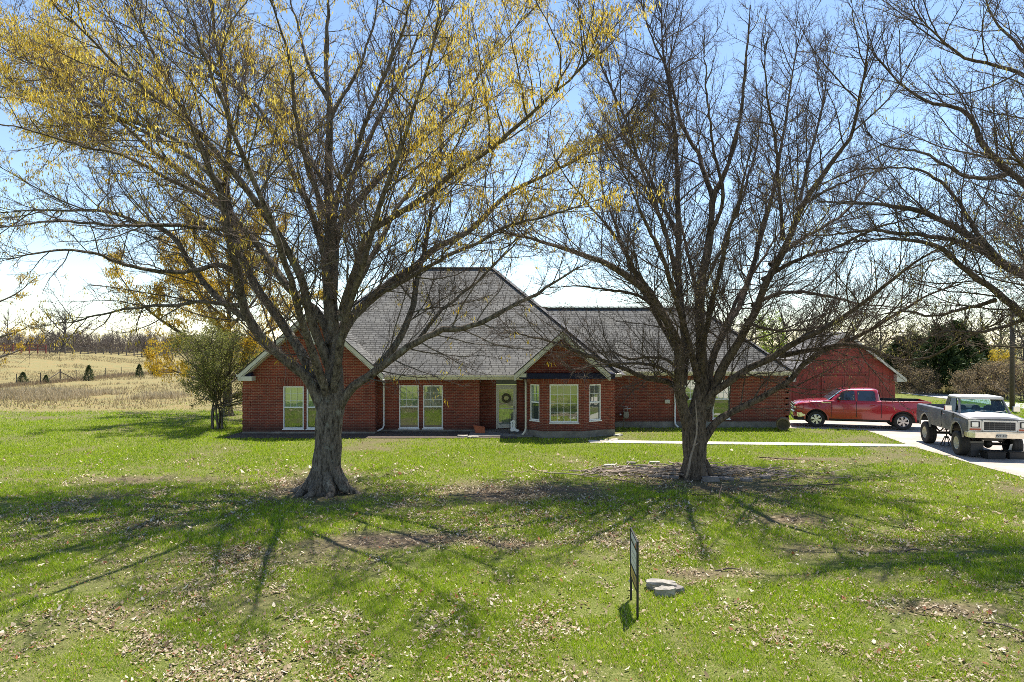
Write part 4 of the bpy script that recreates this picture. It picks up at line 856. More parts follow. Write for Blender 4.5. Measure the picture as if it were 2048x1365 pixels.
# gas meter on the right wing wall
gm = empty("gas_meter", (X(1252, 32.8), 32.82, 0)); tag(gm, "grey gas meter with pipes against the right wing's brick wall", "gas meter")
b = MB(); b.lathe([(0, -.11), (.13, -.1), (.15, -.04), (.15, .04), (.13, .1), (0, .11)], (0, 0, .62), 16, 'Y'); b.box(-.12, .12, -.09, .09, .62, .8); b.build("meter_body", plain("meter_grey", (.24, .22, .18), .6), gm, smooth=False, bevel=.01)
b = MB(); b.tube([(-.1, 0, -.02), (-.1, 0, .95), (.25, 0, .95), (.25, .1, .95), (.25, .25, .95)], .022, 8); b.tube([(.08, 0, .78), (.08, 0, 1.03), (-.28, 0, 1.03), (-.28, .2, 1.03)], .02, 8); b.build("pipe", 'galv', gm, smooth=True)
b = MB(); b.lathe([(0, -.03), (.07, -.03), (.08, 0), (.05, .05), (0, .06)], (-.28, 0, .66), 12); b.build("regulator", 'galv', gm, smooth=True)

# ------------------------------------------------------------------ the red barn
BO = (X(1687, 39.7), 39.7, 0); barn = empty("barn", BO); tag(barn, "red board barn with gabled front and closed double doors behind the red pickup", "barn")
bw0, bw1, by = X(1582, 39.7), X(1790, 39.7), 39.7; bxc = X(1687, 39.7); be = 2.36; bpk = Z(664, 39.7)
b = MB(); b.prism([(bw0, by, 0), (bw1, by, 0), (bw1, by, be), (bxc, by, bpk-.2), (bw0, by, be)], (0, .12, 0)); b.build("front_wall", 'barnred', barn, BO)
b = MB(); b.box(bw0, bw0+.12, by+.12, by+5.2, 0, be-.05); b.build("side_wall", 'barnred', barn, BO)
b = MB(); b.box(bw1-.12, bw1, by+.12, by+5.2, 0, be-.05); b.build("side_wall", 'barnred', barn, BO)
b = MB(); n_ = 30
for k in range(n_):                                # battens of the board siding
    x = bw0+(bw1-bw0)*(k+.5)/n_; zt_ = min(be+(bpk-.2-be)*(1-abs(x-bxc)/(bw1-bxc if x > bxc else bxc-bw0)), 9)-.1
    b.box(x-.022, x+.022, by-.016, by-.001, .05, min(zt_, 3.2))
b.build("batten", 'barnred', barn, BO)
sl_ = (bpk-be)/(bxc-bw0)
rb = MB()
for s in (-1, 1):
    hx = 3.45; ze = bpk-hx*sl_
    rb.prism([(bxc, by-.35, bpk), (bxc+s*hx, by-.35, ze), (bxc+s*hx, by-.35, ze-.1), (bxc, by-.35, bpk-.1)], (0, 5.7, 0))
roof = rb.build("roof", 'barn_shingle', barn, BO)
r = MB()
for s in (-1, 1): r.prism([(bxc, by-.38, bpk-.02), (bxc+s*3.47, by-.38, bpk-.02-3.47*sl_), (bxc+s*3.47, by-.38, bpk-.19-3.47*sl_), (bxc, by-.38, bpk-.19)], (0, .03, 0))
r.build("rake_board", 'pale', roof, BO)
for s in (-1, 1):
    r = MB(); r.prism([(bxc+s*3.44, by-.34, bpk-.21-3.44*sl_), (bxc+s*2.9, by-.34, bpk-.21-2.9*sl_), (bxc+s*2.9, by-.34, bpk-.21-3.44*sl_)], (0, .33, 0)); r.build("soffit_return", 'pale', roof, BO)
g2 = MB(); g2.prism([(bxc-.95, by-.06, bpk-.22-.95*sl_), (bxc+.95, by-.06, bpk-.22-.95*sl_), (bxc, by-.06, bpk-.22)], (0, .055, 0)); g2.build("gable_panel", 'barndark', barn, BO)
d0, d1 = X(1644, by), X(1732, by); dz = Z(749, by)
for (a0, a1) in ((d0+.05, (d0+d1)/2-.01), ((d0+d1)/2+.01, d1-.05)):
    b = MB(); b.box(a0, a1, by-.05, by-.018, .04, dz-.08)
    dr = b.build("barn_door", plain("door_board", (.27, .055, .035), .8, var=.3, vs=1.6), barn, BO)
    t_ = MB()
    for (e0, e1, f0, f1) in ((a0, a1, dz-.2, dz-.08), (a0, a0+.1, .04, dz-.2), (a1-.1, a1, .04, dz-.2), (a0+.1, a1-.1, 1.1, 1.2)): t_.box(e0, e1, by-.07, by-.051, f0, f1)
    t_.build("door_trim", 'barnred', dr, BO)
    xh = a0+.03 if a0 < d0+.2 else a1-.07
    for zz in (.5, 1.75): t_ = MB(); t_.box(xh, xh+.05, by-.085, by-.071, zz, zz+.14); t_.build("hinge", 'black', dr, BO)
b = MB()
for (a0, a1, f0, f1) in ((d0-.06, d0+.04, 0, dz), (d1-.04, d1+.06, 0, dz), (d0-.06, d1+.06, dz+.002, dz+.1)): b.box(a0, a1, by-.08, by-.017, f0, f1)
b.build("door_frame", 'barnred', barn, BO)
b = MB(); b.box(bw0-.05, bw0-.002, by+.25, by+1.15, .75, 2.0); fwn = b.build("window", 'white', barn, BO)
b = MB(); b.box(bw0-.06, bw0-.052, by+.33, by+1.07, .83, 1.92); b.build("pane", 'darkglass', fwn, BO)
b = MB(); b.box(bw0-.05, bw1+.02, by-.012, by-.002, 0, .16); b.build("base_board", 'barndark', barn, BO)
# ------------------------------------------------------------------ pickups (local axes: x forward, y left, z up)
def body_loft(name, cols, mats, root):
    """cols: (x, half section [(y, z, mat)] from sill to centre line); mirrored into one closed shell"""
    b = MB(); n = len(cols[0][1]); m = 2*n-1; fs = []; mi = []
    vs = []
    for x, sec in cols:
        row = [(x, -y, z) for y, z, _ in sec]+[(x, y, z) for y, z, _ in sec[-2::-1]]; vs += row
    for k in range(len(cols)-1):
        for j in range(m-1):
            jj = j if j < n-1 else m-2-j
            fs.append((k*m+j, k*m+j+1, (k+1)*m+j+1, (k+1)*m+j)); mi.append(cols[k][1][jj][2])
    e = (len(cols)-1)*m
    fs += [tuple(range(m))[::-1], tuple(range(e, e+m))]; mi += [0, 0]
    b.v = vs; b.f = fs; b.mi = mi; return b
def wheel(root, x, y, r, wdt, rr, spokes, rimmat, side):
    e = empty("wheel", (x, y, r), 0, root); h = wdt/2
    t = MB(); t.lathe([(rr*.98, -h*.8), (rr*1.08, -h*.97), (r*.86, -h), (r*.95, -h*.93), (r*.995, -h*.78), (r, -h*.35), (r*.985, -h*.3), (r, -h*.25), (r, h*.25), (r*.985, h*.3), (r, h*.35), (r*.995, h*.78), (r*.95, h*.93), (r*.86, h), (rr*1.08, h*.97), (rr*.98, h*.8)], (0, 0, 0), 32, 'Y')
    t.build("tyre", 'rubber', e, smooth=True)
    d = MB(); s = side
    if spokes:
        d.lathe([(rr, s*h*.86), (rr*.93, s*h*.9), (rr*.87, s*h*.7), (rr*.86, -s*h*.5)], (0, 0, 0), 28, 'Y')
        for k in range(spokes):
            a = 2*math.pi*k/spokes+.3; ca, sa = math.cos(a), math.sin(a); px_, pz_ = -sa, ca; w0, w1 = rr*.17, rr*.24
            q = [(ca*rr*.12+px_*w0*.7, pz_*w0*.7+sa*rr*.12), (ca*rr*.9+px_*w1, sa*rr*.9+pz_*w1), (ca*rr*.9-px_*w1, sa*rr*.9-pz_*w1), (ca*rr*.12-px_*w0*.7, sa*rr*.12-pz_*w0*.7)]
            d.prism([(u, s*h*.72, v) for u, v in q], (0, s*h*.12, 0))
        d.lathe([(0, s*h*.9), (rr*.2, s*h*.88), (rr*.24, s*h*.7)], (0, 0, 0), 14, 'Y')
    else:
        d.lathe([(rr, s*h*.86), (rr*.94, s*h*.92), (rr*.88, s*h*.75), (rr*.84, s*h*.2), (rr*.55, s*h*.1), (rr*.42, s*h*.25), (rr*.2, s*h*.3), (rr*.18, s*h*.55), (0, s*h*.58)], (0, 0, 0), 28, 'Y')
    d.build("rim", rimmat, e, smooth=not spokes)
    if spokes:
        k_ = MB(); k_.lathe([(0, s*h*.3), (rr*.87, s*h*.3)], (0, 0, 0), 24, 'Y'); k_.build("brake_disc", 'steel', e)
    return e

# ---- red crew cab pickup, nose to the left
Xr, Yr_ = X(1799.4, 32.0), 32.0; Xf, Yf = X(1638.6, 33.0), 33.0
hd = math.atan2(Yf-Yr_, Xf-Xr); fx, fy = math.cos(hd), math.sin(hd); wb = 3.745; nx_, ny_ = -fy, fx       # left of heading
mx_, my_ = (Xf+Xr)/2, (Yf+Yr_)/2
# the side we see is the driver's (left) side; wheels' outer faces stand .93 m off the centre line
L_, FO, RO = 5.88, .96, 1.175
ax, ay = mx_-nx_*.93, my_-ny_*.93; shift = wb/2+FO-L_/2         # wheel midpoint sits ahead of body centre by -shift
rx, ry = ax+fx*(shift), ay+fy*(shift)
red = empty("pickup_truck", (rx, ry, .016), hd); tag(red, "shiny red crew cab pickup parked in front of the barn", "pickup truck")
def sx(s): return L_/2-s                                   # s metres behind the front bumper
def zt_r(s): return np.interp(s, [0, .12, .35, .8, 1.4, 1.6, 3.80, 3.805, 5.7, 5.88], [1.02, 1.13, 1.2, 1.26, 1.3, 1.31, 1.33, 1.36, 1.365, 1.35])
def zb_r(s):
    z = np.interp(s, [0, .35, .5, 4.9, 5.88], [.62, .5, .46, .46, .58])
    for c in (FO, FO+wb):
        if abs(s-c) < .52: z = max(z, .40+math.sqrt(.52**2-(s-c)**2))
    return z
def wd_r(s): return 1.0-.16*max(0, 1-s/.55)**2-.03*max(0, (s-5.5)/.38)**2
ss = sorted(set(list(np.arange(0, 5.89, .07).round(3))+[3.80, 3.805, 5.88]+[round(c+.52*math.cos(t), 3) for c in (FO, FO+wb) for t in np.linspace(0, math.pi, 17)]+[round(c+o, 3) for c in (FO, FO+wb) for o in (-.522, .522)]))
cols = []
for s in ss:
    zb, zt, W = zb_r(s), zt_r(s), wd_r(s); sec = []; bed = s > 3.802
    flare = sum(.035*max(0, 1-abs(abs(s-c)-.0)/.75) for c in (FO, FO+wb))
    for k in range(8):
        z = zb+(zt-.06-zb)*k/7; q = (z-.82)/.5; y = W*(.985-.045*q*q*(1 if q > 0 else 1.3))+flare*math.exp(-((z-.85)/.22)**2)-.012*math.exp(-((z-.62)/.05)**2)
        sec.append((y, z, 0))
    if bed: sec += [(W*.945, zt-.012, 0), (W*.925, zt, 2), (W*.87, zt, 1), (W*.865, .72, 1), (0, .72, 1)]
    else: sec += [(W*.93, zt-.015, 0), (W*.88, zt+.005, 0), (W*.7, zt+.028, 0), (W*.35, zt+.04, 0), (0, zt+.045, 0)]
    cols.append((sx(s), sec))
bd = body_loft("body", cols, None, red); body = bd.build("body", ['redpaint', 'bedliner', 'black'], red, smooth=True)
md = body.modifiers.new("edge", 'EDGE_SPLIT'); md.split_angle = R(38)
b = MB(); b.box(sx(5.86), sx(5.78), -.86, .86, .72, 1.35); b.build("tailgate", 'redpaint', red, bevel=.02)
# cab: rings from belt line to roof
lev = [(1.30, 1.5, 3.80, .925), (1.45, 1.66, 3.79, .895), (1.62, 1.86, 3.765, .845), (1.78, 2.06, 3.735, .79), (1.85, 2.2, 3.70, .745), (1.89, 2.4, 3.6, .66), (1.905, 2.7, 3.4, .45)]
b = MB(); N = 28
for z, f0, f1, hw_ in lev:
    xm, hl = (sx(f0)+sx(f1))/2, (sx(f0)-sx(f1))/2
    for i in range(N):
        t = 2*math.pi*i/N; c, s_ = math.cos(t), math.sin(t); pw = .28
        b.v.append((xm+hl*math.copysign(abs(c)**pw, c), hw_*math.copysign(abs(s_)**pw, s_), z))
for k in range(len(lev)-1): b.f += [(k*N+i, k*N+(i+1) % N, (k+1)*N+(i+1) % N, (k+1)*N+i) for i in range(N)]
b.f.append(tuple(range((len(lev)-1)*N, len(lev)*N))); b.mi = [0]*len(b.f); b.build("cab", 'redpaint', red, smooth=True)
def cy(z): return np.interp(z, [l[0] for l in lev], [l[3] for l in lev])
for sd in (-1, 1):
    for nm, q in (("side_window", [(1.86, 1.345), (2.66, 1.345), (2.66, 1.80), (2.25, 1.80), (2.12, 1.74)]), ("side_window", [(2.78, 1.345), (3.52, 1.345), (3.56, 1.42), (3.52, 1.78), (3.44, 1.80), (2.78, 1.80)])):
        b = MB(); b.prism([(sx(s), sd*(cy(z)*1.0+.004), z) for s, z in q], (0, sd*.012, 0)); b.build(nm, 'tint', red)
    for s in (1.62, 2.72, 3.78):                            # door shut lines
        b = MB()
        for k in range(5):
            z0 = .55+k*.15; b.box(sx(s)-.007, sx(s)+.007, sd*.955, sd*(1.0-.045*((z0-.75)/.5)**2+.0), z0, z0+.15)
        b.build("door_seam", 'black', red)
    for s in (2.5, 3.42):
        b = MB(); b.box(sx(s)-.11, sx(s)+.11, sd*.95, sd*1.0, 1.12, 1.16); b.build("door_handle", 'redpaint', red, bevel=.012)
    b = MB(); b.box(sx(1.98)-.06, sx(1.98)+.06, sd*.98, sd*1.2, 1.36, 1.5); mr = b.build("mirror", 'black', red, bevel=.03)
    b = MB(); b.box(sx(1.98)+.0, sx(1.98)+.065, sd*1.02, sd*1.2, 1.42, 1.51); b.build("mirror_cap", 'chrome', mr, bevel=.02)
    b = MB(); b.box(sx(.36), sx(.07), sd*.66, sd*.872, .99, 1.1); b.build("headlight", 'lamp', red, bevel=.03)
    b = MB(); b.box(sx(.22), sx(.05), sd*.66, sd*.85, .82, .955); b.build("fog_light", 'lamp', red, bevel=.02)
    b = MB(); b.box(sx(5.885), sx(5.74), sd*.83, sd*.962, 1.02, 1.3); b.build("tail_light", 'redlens', red, bevel=.02)
    b = MB(); b.box(sx(4.0), sx(1.5), sd*.8, sd*.97, .40, .47); b.build("rocker", 'black', red, bevel=.02)
    for c in (FO, FO+wb):
        b = MB()
        for k in range(12):
            t0, t1 = math.pi*k/12, math.pi*(k+1)/12; p_ = []
            for t in (t0, t1):
                for r_ in (.5, .56): p_.append((sx(c)+r_*math.cos(t), .40+r_*math.sin(t)))
            b.prism([(p_[i][0], sd*.955, p_[i][1]) for i in (0, 1, 3, 2)], (0, sd*.045, 0))
        b.build("wheel_lip", 'redpaint', red)
    b = MB(); b.box(sx(1.6), sx(1.2), sd*.985, sd*.992, 1.2, 1.235); b.build("fender_badge", 'chrome', red)
ws = MB(); ws.prism([(sx(1.535), -.80, 1.345), (sx(1.535), .80, 1.345), (sx(2.10), .66, 1.79), (sx(2.10), -.66, 1.79)], (.022, 0, .028)); ws.build("windshield", glass_mat("car_windscreen", (.05, .09, .12), .5), red)
b = MB(); b.box(sx(3.80), sx(3.775), -.62, .62, 1.42, 1.76); b.build("rear_window", 'tint', red)
g_ = MB(); g_.box(sx(.1), sx(-.01), -.66, .66, .76, 1.1); gr = g_.build("grille", 'black', red, bevel=.02)
b = MB(); b.box(sx(.1), sx(-.045), -.86, .86, .935, .985); b.box(sx(.1), sx(-.03), -.66, .66, 1.08, 1.11); b.box(sx(.1), sx(-.035), -.5, .5, .86, .88); b.build("grille_bar", 'chrome', gr, bevel=.008)
b = MB(); b.prism([(sx(-.06), -.7, .5), (sx(.12), -.93, .5), (sx(.5), -.975, .5), (sx(.5), .975, .5), (sx(.12), .93, .5), (sx(-.06), .7, .5)], (0, 0, .26)); b.build("front_bumper", 'chrome', red, bevel=.04)
b = MB(); b.prism([(sx(-.02), -.7, .34), (sx(.14), -.9, .34), (sx(.5), -.95, .34), (sx(.5), .95, .34), (sx(.14), .9, .34), (sx(-.02), .7, .34)], (0, 0, .158)); b.build("air_dam", 'black', red, bevel=.02)
b = MB(); b.box(sx(6.0), sx(5.8), -.93, .93, .52, .72); b.build("rear_bumper", 'chrome', red, bevel=.05)
b = MB(); b.box(sx(5.5), sx(.6), -.72, .72, .42, .95); b.box(sx(5.55), sx(.5), -.5, .5, .3, .42); b.build("chassis", 'black', red)
b = MB(); b.tube([(sx(2.2), .0, 1.9), (sx(2.35), 0, 2.0)], .02, 6); b.box(sx(2.3), sx(2.22), -.08, .08, 1.885, 1.93); b.build("roof_antenna", 'black', red, bevel=.01)
for s in (FO, FO+wb):
    for sd in (-1, 1): wheel(red, sx(s), sd*.80, .40, .27, .245, 6, 'alloy', sd)

# ---- old lifted regular cab pickup, coming towards the viewer on the right
ar, af = (17.07, 28.0), (16.47, 25.1); hd = math.atan2(af[1]-ar[1], af[0]-ar[0]); wb = 3.0
fx, fy = math.cos(hd), math.sin(hd); nx_, ny_ = -fy, fx     # left of heading = towards +X side? (heading is -Y, left is +X)
mx_, my_ = (ar[0]+af[0])/2, (ar[1]+af[1])/2; FO, RO = .95, .9; L_ = FO+wb+RO
ox, oy = mx_+nx_*.86, my_+ny_*.86; shift = (RO-FO)/2
old = empty("pickup_truck", (ox-fx*shift, oy-fy*shift, .016), hd); tag(old, "old lifted grey primer pickup on big tyres at the right edge", "pickup truck")
aa = NT("old_primer"); n1, n2 = aa.noise(1.6, 7), aa.noise(9, 6)
c_ = aa.ramp(n1, [(.3, (.075, .08, .092)), (.5, (.125, .13, .142)), (.7, (.22, .205, .185))]); c_ = aa.mix(aa.ramp(n2, [(.6, (0, 0, 0)), (.72, (.55, .55, .55))]), c_, (.27, .22, .17))
aa.l(c_, aa.b.inputs["Base Color"]); aa.b.inputs["Roughness"].default_value = .5; M['primer'] = aa.m
M['bezel'] = plain('bright_trim', (.68, .66, .62), .35, .3); M['chalk'] = plain("chalky_white_paint", (.58, .57, .54), .5, var=.14, vs=3); M['darkprimer'] = plain("dark_hood_primer", (.07, .07, .078), .5, var=.2, vs=4)
def zt_o(s): return np.interp(s, [0, .15, 1.1, 2.0, 2.305, 2.31, 4.85], [1.41, 1.43, 1.53, 1.545, 1.545, 1.56, 1.545])
def zb_o(s):
    z = np.interp(s, [0, .3, 1.0, 4.85], [1.0, .95, .83, .84])
    for c in (FO, FO+wb):
        if abs(s-c) < .5: z = max(z, .72+math.sqrt(.5**2-(s-c)**2))
    return z
ss = sorted(set(list(np.arange(0, 4.85, .08).round(3))+[2.305, 2.31, 4.85]+[round(c+.5*math.cos(t), 3) for c in (FO, FO+wb) for t in np.linspace(0, math.pi, 17)]+[round(c+o, 3) for c in (FO, FO+wb) for o in (-.502, .502)]))
cols = []
for s in ss:
    zb, zt, W = zb_o(s), zt_o(s), 1.0-.03*max(0, 1-s/.4)**2; sec = []; bed = s > 2.306
    for k in range(8):
        z = zb+(zt-.03-zb)*k/7; q = (z-1.2)/.4; y = W*(.985-.03*max(0, -q)**2-.055*max(0, q)**2)-.022*math.exp(-((z-1.36)/.035)**2)
        sec.append((y, z, 0))
    if bed: sec += [(W*.915, zt-.008, 0), (W*.90, zt, 0), (W*.80, zt, 1), (W*.8, 1.02, 1), (0, 1.02, 1)]
    else: sec += [(W*.905, zt-.006, 0), (W*.87, zt+.0, 0), (W*.84, zt-.012, 2 if s > .3 else 3), (W*.45, zt+.035, 2 if s > .3 else 3), (0, zt+.05, 2 if s > .3 else 3)]
    cols.append((sx(s), sec))
bd = body_loft("body", cols, None, old); body = bd.build("body", ['primer', 'bedliner', 'chalk', 'darkprimer'], old, smooth=True)
md = body.modifiers.new("edge", 'EDGE_SPLIT'); md.split_angle = R(35)
# cab as an open frame so the glass shows through
cb, ct = 1.54, 2.06; wpb, wpt = (1.08, .83), (1.43, .70); rpb, rpt = (2.29, .84), (2.2, .72)
b = MB()
def post(p, q, t=.045):
    b.tube([p, q], t, 6)
for sd in (-1, 1):
    post((sx(wpb[0]), sd*wpb[1], cb-.02), (sx(wpt[0]), sd*wpt[1], ct)); post((sx(rpb[0]), sd*rpb[1], cb-.02), (sx(rpt[0]), sd*rpt[1], ct), .07)
    b.prism([(sx(2.3), sd*.86, cb-.03), (sx(2.12), sd*.86, cb-.03), (sx(2.04), sd*.74, ct), (sx(2.22), sd*.74, ct)], (0, -sd*.05, 0))
b.box(sx(2.3), sx(2.2), -.84, .84, cb-.05, cb+.1)
b.build("cab_pillar", 'primer', old)
b = MB(); ring = [(2.2, .70), (2.9, .74), (3.16, .73)]
for z, o in ((ct-.03, .02), (ct+.025, .03), (ct+.065, 0), (ct+.085, -.12), (ct+.09, -.3)):
    for (s, y) in [(1.31-o*.7, -.69-o), (1.55-o, -.73-o), (2.2, -.745-o), (2.3+o, -.70-o), (2.3+o, .70+o), (2.2, .745+o), (1.55-o, .73+o), (1.31-o*.7, .69+o)]: b.v.append((sx(s), y, z))
for k in range(4): b.f += [(k*8+i, k*8+(i+1) % 8, (k+1)*8+(i+1) % 8, (k+1)*8+i) for i in range(8)]
b.f += [tuple(range(8))[::-1], tuple(range(32, 40))]; b.mi = [0]*len(b.f); b.build("cab_roof", 'chalk', old, bevel=.012)
def pane(name, pts, d, mat='clear'): q = MB(); q.prism(pts, d); q.build(name, mat, old)
pane("windshield", [(sx(1.11), -.79, cb), (sx(1.11), .79, cb), (sx(1.40), .68, ct-.03), (sx(1.40), -.68, ct-.03)], (.012, 0, .01))
pane("rear_window", [(sx(2.24), -.68, cb+.1), (sx(2.24), .68, cb+.1), (sx(2.2), .62, ct-.03), (sx(2.2), -.62, ct-.03)], (-.01, 0, 0))
for sd in (-1, 1):
    pane("side_window", [(sx(1.37), sd*.825, cb), (sx(2.12), sd*.84, cb), (sx(2.04), sd*.735, ct-.03), (sx(1.57), sd*.715, ct-.03)], (0, -sd*.008, 0))
    b = MB(); b.tube([(sx(1.37), sd*.84, cb-.02), (sx(1.55), sd*.73, ct)], .018, 6); b.build("vent_window_post", 'black', old)
    b = MB(); b.tube([(sx(1.38), sd*.9, 1.5), (sx(1.33), sd*1.06, 1.66)], .012, 6); b.box(sx(1.38), sx(1.26), sd*1.02, sd*1.24, 1.6, 1.78); b.build("mirror", 'chrome', old, bevel=.02)
    for s in (1.28, 2.305): b = MB(); b.box(sx(s)-.008, sx(s)+.008, sd*.93, sd*.984, .9, 1.5); b.build("door_seam", 'black', old)
    b = MB(); b.box(sx(2.18), sx(2.0), sd*.94, sd*.995, 1.37, 1.41); b.build("door_handle", 'chrome', old, bevel=.01)
    for c in (FO, FO+wb):
        b = MB()
        for k in range(14):
            t0, t1 = math.pi*k/14, math.pi*(k+1)/14; p_ = []
            for t in (t0, t1):
                for r_ in (.49, .525): p_.append((sx(c)+r_*math.cos(t), .72+r_*math.sin(t)))
            b.prism([(p_[i][0], sd*.95, p_[i][1]) for i in (0, 1, 3, 2)], (0, sd*.05, 0))
        b.build("wheel_lip", plain("arch_trim", (.4, .38, .34), .4), old)
    # headlight pod: chrome bezel, square lamp, amber marker below
    b = MB(); b.box(sx(.06), sx(-.03), sd*.56, sd*.97, 1.0, 1.39); hz = b.build("headlight_bezel", 'bezel', old, bevel=.015)
    b = MB(); b.box(sx(.0), sx(-.034), sd*.62, sd*.92, 1.13, 1.35); b.build("lamp_recess", 'black', hz)
    b = MB(); b.box(sx(.0), sx(-.045), sd*.67, sd*.88, 1.16, 1.32); b.build("headlight", 'lamp', hz, bevel=.01)
    b = MB(); b.box(sx(.0), sx(-.04), sd*.59, sd*.95, 1.03, 1.1); b.build("turn_signal", 'orange', hz, bevel=.008)
b = MB(); b.prism([(sx(-.03), y, z) for y, z in ((-.53, 1.0), (.53, 1.0), (.57, 1.1), (.57, 1.3), (.53, 1.39), (-.53, 1.39), (-.57, 1.3), (-.57, 1.1))], (-.08, 0, 0)); gr = b.build("grille", 'bezel', old, bevel=.01)
b = MB(); b.box(sx(.0), sx(-.034), -.5, .5, 1.04, 1.34); b.build("grille_opening", 'black', gr, bevel=.01)
b = MB()
for k in range(1, 6): b.box(sx(.0), sx(-.042), -.5+k/6-.006, -.5+k/6+.006, 1.045, 1.335)
for k in range(1, 4): b.box(sx(.0), sx(-.044), -.49, .49, 1.04+k*.075-.006, 1.04+k*.075+.006)
b.build("grille_bar", plain("grille_grey", (.1, .1, .1), .4), gr)
b = MB(); b.box(sx(.12), sx(.0), -.95, .95, 1.39, 1.43); b.build("hood_lip", 'pale', old, bevel=.012)
b = MB(); b.prism([(sx(-.16), -.82, .78), (sx(-.06), -1.03, .78), (sx(.22), -1.03, .78), (sx(.22), 1.03, .78), (sx(-.06), 1.03, .78), (sx(-.16), .82, .78)], (0, 0, .215)); fbm_ = b.build("front_bumper", plain("old_chrome", (.72, .66, .56), .28, .9, var=.2, vs=5), old, bevel=.035)
b = MB(); b.prism([(sx(-.163), y, z) for y, z in ((-.17, .79), (.17, .79), (.17, .9), (.14, .945), (-.14, .945), (-.17, .9))], (-.01, 0, 0)); pl_ = b.build("license_plate", plain("plate", (.5, .5, .46), .5), old)
tc = bpy.data.curves.new("plate_text", 'FONT'); tc.body = "PVT 312"; tc.size = .105; tc.extrude = .002; tc.align_x = 'CENTER'; tc.align_y = 'CENTER'; tc.materials.append(M['navy'])
to0 = bpy.data.objects.new('text', tc); C.objects.link(to0); bpy.context.view_layer.update(); tm = bpy.data.meshes.new_from_object(to0.evaluated_get(bpy.context.evaluated_depsgraph_get())); bpy.data.objects.remove(to0)
if not tm.materials: tm.materials.append(M['navy'])
to = bpy.data.objects.new("lettering", tm); C.objects.link(to); to.parent = pl_; to.location = (sx(-.178), 0, .865); to.rotation_euler = (R(90), 0, R(90))
for y in (-.35, .3):
    b = MB(); b.tube([(sx(1.02), y, 1.58), (sx(1.15), y+.42, 1.625)], .012, 6); b.build("wiper", 'galv', old)
for y, w_ in ((-.4, .36), (.1, .3), (.5, .3)):
    b = MB(); b.prism([(sx(2.05), y-w_/2, 1.4), (sx(2.05), y+w_/2, 1.4), (sx(2.07), y+w_/2, 1.68), (sx(2.07), y+w_/4, 1.76), (sx(2.07), y-w_/4, 1.76), (sx(2.07), y-w_/2, 1.68)], (.1, 0, 0)); b.build("seat_back", 'black', old, bevel=.03)
b = MB(); b.lathe([(.18+.018*math.cos(a), .018*math.sin(a)) for a in [k*math.pi/3 for k in range(7)]], (sx(1.6), .38, 1.6), 20, 'X'); b.build("steering_wheel", 'black', old, smooth=True)
b = MB(); b.box(sx(2.25), sx(1.1), -.8, .8, .95, 1.42); b.build("cab_floor", 'black', old)
b = MB(); b.box(sx(3.2), sx(.25), -.42, .42, .86, 1.1)
for sd in (-1, 1): b.box(sx(4.75), sx(.0), sd*.38, sd*.5, .72, .86)
b.box(sx(1.6), sx(.5), -.35, .35, .6, .88); b.build("frame_rail", 'steel', old, bevel=.01)
for s in (FO, FO+wb):
    b = MB(); b.tube([(sx(s), -.85, .44), (sx(s), .85, .44)], .055, 10); b.lathe([(0, -.17), (.1, -.14), (.16, 0), (.1, .14), (0, .17)], (sx(s), .05, .44), 14, 'X'); b.build("axle", 'steel', old, smooth=True)
    for sd in (-1, 1):
        b = MB(); b.tube([(sx(s)+.5, sd*.44, .74), (sx(s)+.2, sd*.44, .56), (sx(s), sd*.44, .52), (sx(s)-.2, sd*.44, .56), (sx(s)-.5, sd*.44, .74)], .03, 6); b.build("leaf_spring", 'steel', old)
        wheel(old, sx(s), sd*.84, .445, .34, .235, 0, 'rim', sd)
b = MB(); b.tube([(sx(3.6), .1, .5), (sx(2.3), .05, .72)], .04, 8); b.tube([(sx(3.9), -.3, .55), (sx(2.6), -.35, .8)], .022, 6); b.build("drive_shaft", 'steel', old)
b = MB(); b.box(sx(4.86), sx(4.81), -.82, .82, .95, 1.54); b.build("tailgate", 'primer', old, bevel=.015)
def oldpt(s, y, z=0.0): v = old.matrix_basis @ Vector((sx(s), y, 0)); return (v.x, v.y, z)
old.matrix_basis  # location and heading are set above
# the spare load in its bed
sp = empty("log_bolt", (*oldpt(2.75, .1)[:2], 1.05), hd); tag(sp, "orange brown cut log lying in the old pickup's bed behind the cab", "log")
b = MB(); b.lathe([(0, -.3), (.26, -.3), (.28, -.2), (.28, .2), (.26, .3), (0, .3)], (0, 0, .42), 18, 'Y'); b.build("log_wood", plain("orange_wood", (.4, .17, .05), .8, var=.25, vs=6), sp, smooth=False)
b = MB(); b.lathe([(.283, -.25), (.283, .25)], (0, 0, .42), 18, 'Y'); b.build("log_bark", 'wood', sp)

